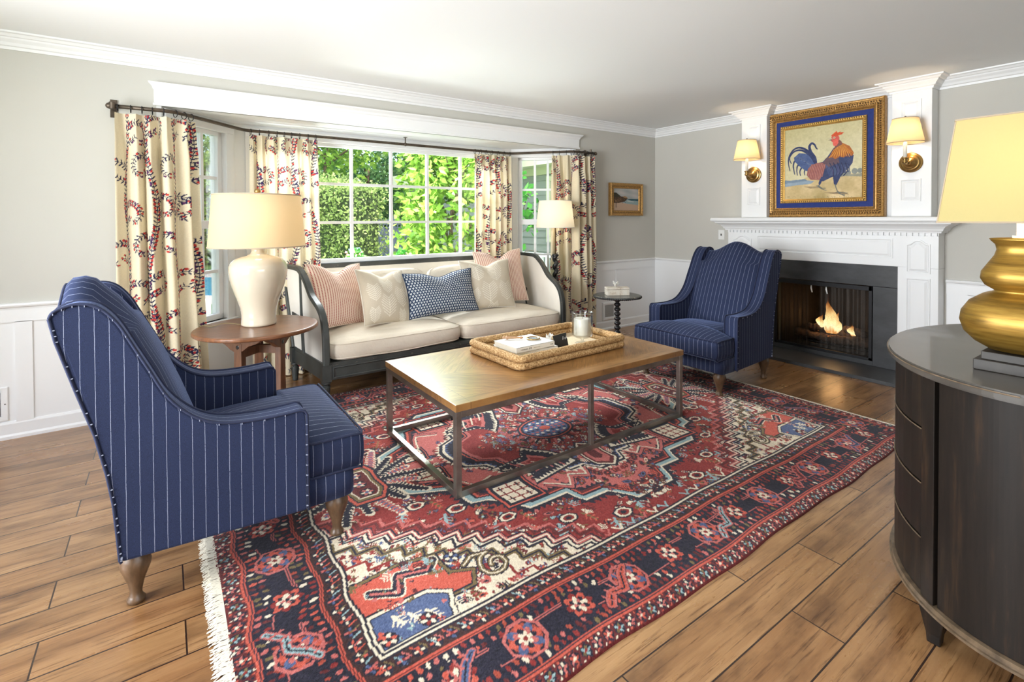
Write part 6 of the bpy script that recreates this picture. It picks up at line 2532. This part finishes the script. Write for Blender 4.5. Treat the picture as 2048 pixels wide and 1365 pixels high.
def tree(name, label, cat, base, trunk_h, c_h, r_, n, size, aspect, mat, seed, group=None, clumps=30, spread=.32, trunk_r=.12, droop=.2):
    t = thing(name, label, cat, (base.x, base.y, GZ), group)
    c_ = (base.x, base.y, c_h)
    P_ = leaf_cloud(n, shell_fn(c_, r_, clumps=clumps, seed=seed, spread=spread), size, aspect, droop, seed)
    P_[:, 2] = np.maximum(P_[:, 2], GZ + .03)
    leaves_mesh('foliage', P_, mat, t)
    g = random.Random(seed)
    b = MB().tube(catmull([(base.x, base.y, GZ - .02), (base.x + .05, base.y, trunk_h * .5), (base.x - .04, base.y + .05, trunk_h), (base.x + .06, base.y, c_h + r_[2] * .5)], 5), [trunk_r * lerp(1, .35, i / 15) for i in range(16)], 10)
    for k in range(9):
        z = lerp(trunk_h * .6, c_h + r_[2] * .3, g.random())
        a = g.uniform(0, 6.28)
        L = g.uniform(.4, .85)
        e = (base.x + r_[0] * L * math.cos(a), base.y + r_[1] * L * math.sin(a), z + r_[2] * g.uniform(.1, .5))
        b.tube(catmull([(base.x, base.y, z), (lerp(base.x, e[0], .5), lerp(base.y, e[1], .5), lerp(z, e[2], .6)), e], 4), [trunk_r * lerp(.4, .08, i / 8) for i in range(9)], 6)
    obj('trunk', b, M['bark'], t, smooth=True)
    return t

# clipped hedges
def hedge(label, p0, p1, depth, h, n, seed, mat='leaf_hedge', size=.085):
    d = (p1 - p0)
    L = d.length
    d = d.normalized()
    nr = Vector((-d.y, d.x))
    t = thing('hedge', label, 'hedge', ((p0.x + p1.x) / 2, (p0.y + p1.y) / 2, GZ), 'garden hedges')
    def fn(g, n_):
        a, e, z = g.uniform(0, 1, n_), g.uniform(-1, 1, n_), g.uniform(0, 1, n_)
        face = g.integers(0, 5, n_)
        e = np.where(face < 2, -1, np.where(face == 2, 1, e))
        z = np.where(face == 3, 1, z)
        a = np.where(face == 4, np.where(a > .5, 1, 0), a)
        bump = .11 * np.sin(a * L * 4.1 + seed) * np.sin(z * 6 + a * L * 2) + .08 * np.sin(a * L * 9 + z * 13)
        sh = 1 + bump
        px = p0.x + d.x * a * L + nr.x * e * depth / 2 * sh
        py = p0.y + d.y * a * L + nr.y * e * depth / 2 * sh
        pz = GZ + .12 + z * (h - .1) * (1 + .05 * np.sin(a * L * 3 + seed))
        pos = np.stack([px, py, pz], 1) + g.normal(0, .07, (n_, 3))
        out = np.stack([nr.x * e, nr.y * e, np.where(face == 3, 1.2, .25) * np.ones(n_)], 1)
        return pos, out
    leaves_mesh('foliage', leaf_cloud(n, fn, size, .30, .0, seed), M[mat], t)
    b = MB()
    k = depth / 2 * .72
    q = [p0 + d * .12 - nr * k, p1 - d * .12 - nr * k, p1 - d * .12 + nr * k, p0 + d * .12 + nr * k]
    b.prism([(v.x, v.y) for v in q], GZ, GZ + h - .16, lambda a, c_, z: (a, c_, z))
    obj('inner_core', b, plain('shaded_hedge_core', S(58, 74, 44), .95, var=.4, vs=9, bump=.6, bs=14), t)  # solid core against see-through, the hedge's inner shade put into its dark colour
hedge('tall clipped hedge outside the left half of the picture window', at(560, 13.2), at(742, 12.2), 1.3, 2.62, 9000, 3)
hedge('dark clipped hedge beyond the pool, through the left bay window', at(330, 21.5), at(470, 20.0), 1.5, 4.2, 7000, 8, 'leaf_mid', .14)
tree('magnolia_tree', 'bright yellow-green broad-leaved tree close outside the right half of the picture window', 'tree', at(905, 8.0), .4, 1.5, (.90, .9, 2.0), 6800, .125, .27, M['leaf_magnolia'], 5, None, 40, .30, .06, .35)
tree('garden_tree', 'bright loose tree outside the top left panes of the picture window', 'tree', at(655, 16.5), 2.8, 4.4, (2.3, 2.0, 1.9), 3000, .20, .30, M['leaf_mid'], 11, 'trees at the back of the garden', 26, .38, .13)
for i, (px, dp, ch, rr, lab, mt, n) in enumerate((
        (735, 20.0, 2.2, (2.2, 2.0, 2.3), 'dark evergreen behind the gap between hedge and broad-leaved tree', 'leaf_dark', 5200),
        (815, 23.0, 2.9, (2.6, 2.4, 2.9), 'dark evergreen directly behind the broad-leaved tree', 'leaf_dark', 5000),
        (640, 24.0, 2.1, (3.6, 3.0, 2.3), 'dark evergreen behind the clipped hedge', 'leaf_dark', 5200),
        (950, 21.0, 4.0, (3.0, 2.6, 3.6), 'bushy tree behind the curtain right of the picture window', 'leaf_mid', 4600),
        (430, 26.0, 4.9, (3.6, 3.0, 4.2), 'loose tree seen through the upper panes of the left bay window', 'leaf_mid', 5600),
        (520, 30.0, 4.2, (4.0, 3.0, 4.2), 'tall dark tree far behind the pool', 'leaf_dark', 4600),
        (700, 34.0, 3.6, (5.5, 4.0, 4.2), 'tall distant tree above the clipped hedge', 'leaf_mid', 5600))):
    tree('garden_tree', lab, 'tree', at(px, dp), 1.6, ch, rr, n, .22 if mt == 'leaf_dark' else .25, .26, M[mt], 20 + i, 'trees at the back of the garden', 34, .36, .16)
hedge('dark shrubbery hedge behind the broad-leaved tree and the right curtain of the picture window', at(850, 15.5), at(975, 15.0), 1.2, 3.3, 6000, 15, 'leaf_mid', .11)
# fence with a lattice top
pA_, pB_ = at(722, 17.0), at(838, 17.6)
d_ = (pB_ - pA_)
fnc = thing('garden_fence', 'blue-grey board fence with a lattice top between the hedge and the broad-leaved tree', 'fence', ((pA_.x + pB_.x) / 2, (pA_.y + pB_.y) / 2, GZ))
ffn, fL = frame_fn((pA_.x, pA_.y), (pB_.x, pB_.y))
b = MB()
k = 0.0
while k < fL - .1:
    fbox(b, ffn, k, k + .14, 0, .02, GZ + .04, 1.02)
    k += .15
obj('boards', b, M['fence'], fnc)
b = MB()
for z in (1.04, 1.30):
    fbox(b, ffn, 0, fL, -.01, .03, z, z + .05)
k = 0.0
while k < fL - .05:
    fbox(b, ffn, k, k + .035, 0, .015, 1.05, 1.32)
    k += .12
fbox(b, ffn, 0, fL, .0, .016, 1.17, 1.2)
obj('lattice', b, M['fence'], fnc)
for t_ in (.22, fL * .55, fL - .1):
    b = MB()
    fbox(b, ffn, t_ - .06, t_ + .06, -.04, .06, GZ, 1.48)
    obj('post', b, M['fence'], fnc)
# urns on the outer ledge
def urn(px, dp, label, s):
    c_ = at(px, dp)
    zb = .62
    t = thing('flower_urn', label, 'urn', (c_.x, c_.y, GZ), 'terracotta urns outside the window')
    obj('pedestal', MB().box(c_.x - .16, c_.y - .16, GZ, c_.x + .16, c_.y + .16, zb), M['deck'], t, bevel=.01)
    b = MB().lathe([(.07, 0), (.09, .01), (.10, .03), (.06, .05), (.06, .07), (.11, .11), (.135, .17), (.12, .22), (.14, .25), (.165, .262), (.165, .28), (.13, .28), (.12, .24), (.01, .23)], (c_.x, c_.y, zb), 24).xf(Matrix.Translation((c_.x, c_.y, zb)) @ Matrix.Scale(s, 4) @ Matrix.Translation((-c_.x, -c_.y, -zb)))
    obj('bowl', b, M['terracotta'], t, smooth=True)
    P_ = leaf_cloud(130, shell_fn((c_.x, c_.y, zb + .30 * s), (.16 * s, .16 * s, .13 * s), clumps=10, seed=int(px)), .10 * s, .32, .1, int(px))
    leaves_mesh('leaves', P_, M['leaf_deep'], t)
    P_ = leaf_cloud(46, shell_fn((c_.x, c_.y, zb + .36 * s), (.17 * s, .17 * s, .10 * s), clumps=12, seed=int(px) + 3), .06 * s, .5, 0, int(px) + 1)
    leaves_mesh('blossoms', P_, M['flower'], t)
urn(713, 6.6, 'terracotta urn with blossoms outside the window, in front of the clipped hedge', .72)
urn(801, 6.6, 'terracotta urn with leaves and blossoms outside the window, in front of the broad-leaved tree', .72)
# garden chair
c_ = at(772, 9.6)
gc = thing('garden_chair', 'pale blue slatted garden chair reclined in front of the fence', 'chair', (c_.x, c_.y, GZ), rotz=R(-40))
for k in range(5):
    y0 = -.25 + k * .102
    b = MB().prism([(-.30, .34), (-.27, .33), (-.62, 1.22), (-.65, 1.22)], y0, y0 + .085, lambda a, z, y: (a, y, z + (.03 if False else 0)))
    obj('back_slat', b, M['outdoor_chair'], gc, local=True)
b = MB()
for k in range(5):
    b.box(-.28 + k * .11, -.27, .32 + k * .018, -.19 + k * .11, .27, .34 + k * .018)
obj('seat', b, M['outdoor_chair'], gc, local=True)
for y in (-.34, .34):
    obj('armrest', MB().box(-.42, y - .06, .60, .36, y + .06, .625), M['outdoor_chair'], gc, local=True)
    obj('leg', MB().box(.24, y - .02, 0, .33, y + .02, .60), M['outdoor_chair'], gc, local=True)
    obj('leg', MB().prism([(-.62, 0), (-.52, 0), (.26, .36), (.24, .42)], y - .02, y + .02, lambda a, z, d: (a, d, z)), M['outdoor_chair'], gc, local=True)
# the pool and its deck, to the left
p0, p1, p2, p3 = at(180, 10.5), at(505, 10.5), at(505, 17.2), at(180, 17.2)
b = MB().prism([(p.x, p.y) for p in (p0, p1, p2, p3)], GZ, GZ + .02, lambda a, c_, z: (a, c_, z))
obj('pool_deck', b, M['deck'], kind='structure')
q = [at(230, 11.6), at(470, 11.6), at(470, 15.2), at(230, 15.2)]
b = MB().prism([(p.x, p.y) for p in q], GZ + .021, GZ + .028, lambda a, c_, z: (a, c_, z))
obj('swimming_pool', b, M['pool'], label='blue swimming pool on a pale stone deck, seen through the left bay window', cat='pool')
# the wing of the house on the right
WX = .42
hw = thing('house_wing', 'house wing with pale siding and cream eaves, seen through the right bay window', 'house', (WX + .3, 4.5, GZ))
b = MB()
for k in range(22):
    z = GZ + k * .13
    b.prism([(0, z), (-.022, z), (-.006, z + .132), (0, z + .132)], 1.0, 9.0, lambda a, z_, y: (WX + a, y, z_))
b.box(WX, 1.0, GZ, WX + .4, 9.0, 2.45)
obj('siding', b, M['siding'], hw)
b = MB().box(WX - .42, .9, 2.30, WX + .3, 9.1, 2.42).box(WX - .44, .9, 2.28, WX - .40, 9.1, 2.56)
b.box(WX - .05, 1.0, 2.16, WX, 9.0, 2.31)
obj('eaves', b, M['cream_trim'], hw)
wy0, wy1, wz0, wz1 = 1.55, 2.72, .93, 2.12
b = MB()
rect_loft(b, wy0, wy1, wz0, wz1, [(0, 0), (0, .05), (.02, .055), (.09, .045), (.09, .0)], lambda a, z, d: (WX - .02 - d, a, z))
wf = obj('window_frame', b, M['cream_trim'], hw)
obj('pane', MB().box(WX - .03, wy0 + .05, wz0 + .05, WX - .018, wy1 - .05, wz1 - .05), M['dark_pane'], wf)
b = MB()
for k in range(7):
    y = lerp(wy0 + .12, wy1 - .12, k / 6)
    b.box(WX - .036, y - .012, wz0 + .08, WX - .031, y + .05, wz1 - .08)
obj('inner_curtain', b, M['siding'], wf)
rl = thing('porch_railing', 'white porch railing outside the lower panes of the right bay window', 'railing', (-.6, 2.2, GZ))
for z in (.12, .78):
    obj('rail', MB().box(-.63, .95, z, -.57, 3.4, z + .05), M['white'], rl)
for k in range(20):
    y = 1.0 + k * .124
    obj('baluster', MB().box(-.618, y, .17, -.582, y + .036, .78), M['white'], rl)
for y in (.9, 3.4):
    obj('post', MB().box(-.65, y - .05, GZ, -.55, y + .05, .92), M['white'], rl)
# leafy twig hanging in front of the wing
tw = thing('branch', 'green leafy twig hanging outside the right bay window', 'branch', (-.95, 1.6, 1.4))
c_ = at(1052, 7.4)
b = MB().tube(catmull([(c_.x - .5, c_.y + .5, GZ), (c_.x - .25, c_.y + .3, .5), (c_.x - .05, c_.y + .1, 1.3), (c_.x + .05, c_.y, 1.78)], 6), [.014 - .0005 * i for i in range(19)], 6)
for k in range(6):
    z = .8 + k * .17
    b.tube([(c_.x - .1 + .03 * k, c_.y + .15 - .03 * k, z), (c_.x + .1 * (-1) ** k, c_.y + .05, z + .08), (c_.x + .22 * (-1) ** k, c_.y, z + .06)], .004, 5)
obj('stem', b, M['bark'], tw, smooth=True)
P_ = leaf_cloud(90, shell_fn((c_.x, c_.y + .03, 1.36), (.26, .26, .52), clumps=12, seed=4, spread=.4), .13, .36, .5, 4)
leaves_mesh('leaves', P_, M['leaf_deep'], tw)
for x0, y0, x1, y1, nm in ((-6.3, Y0 - .10, -2.9, Y0 - .04, 'window_4'), (X0 - .10, -2.9, X0 - .04, -.6, 'window_5')):  # unseen windows, added in the rear and left walls to let in light
    b = MB()
    if nm == 'window_4':
        for k in range(5):
            x = lerp(x0, x1, k / 4)
            b.box(x - .03, y0, .3, x + .03, y1, 2.4)
        b.box(x0, y0, .3, x1, y1, .36).box(x0, y0, 2.34, x1, y1, 2.4).box(x0, y0, 1.33, x1, y1, 1.37)
    else:
        for k in range(5):
            y = lerp(y0, y1, k / 4)
            b.box(x0, y - .03, .3, x1, y + .03, 2.4)
        b.box(x0, y0, .3, x1, y1, .36).box(x0, y0, 2.34, x1, y1, 2.4).box(x0, y0, 1.33, x1, y1, 1.37)
    obj(nm, b, M['white'], kind='structure')
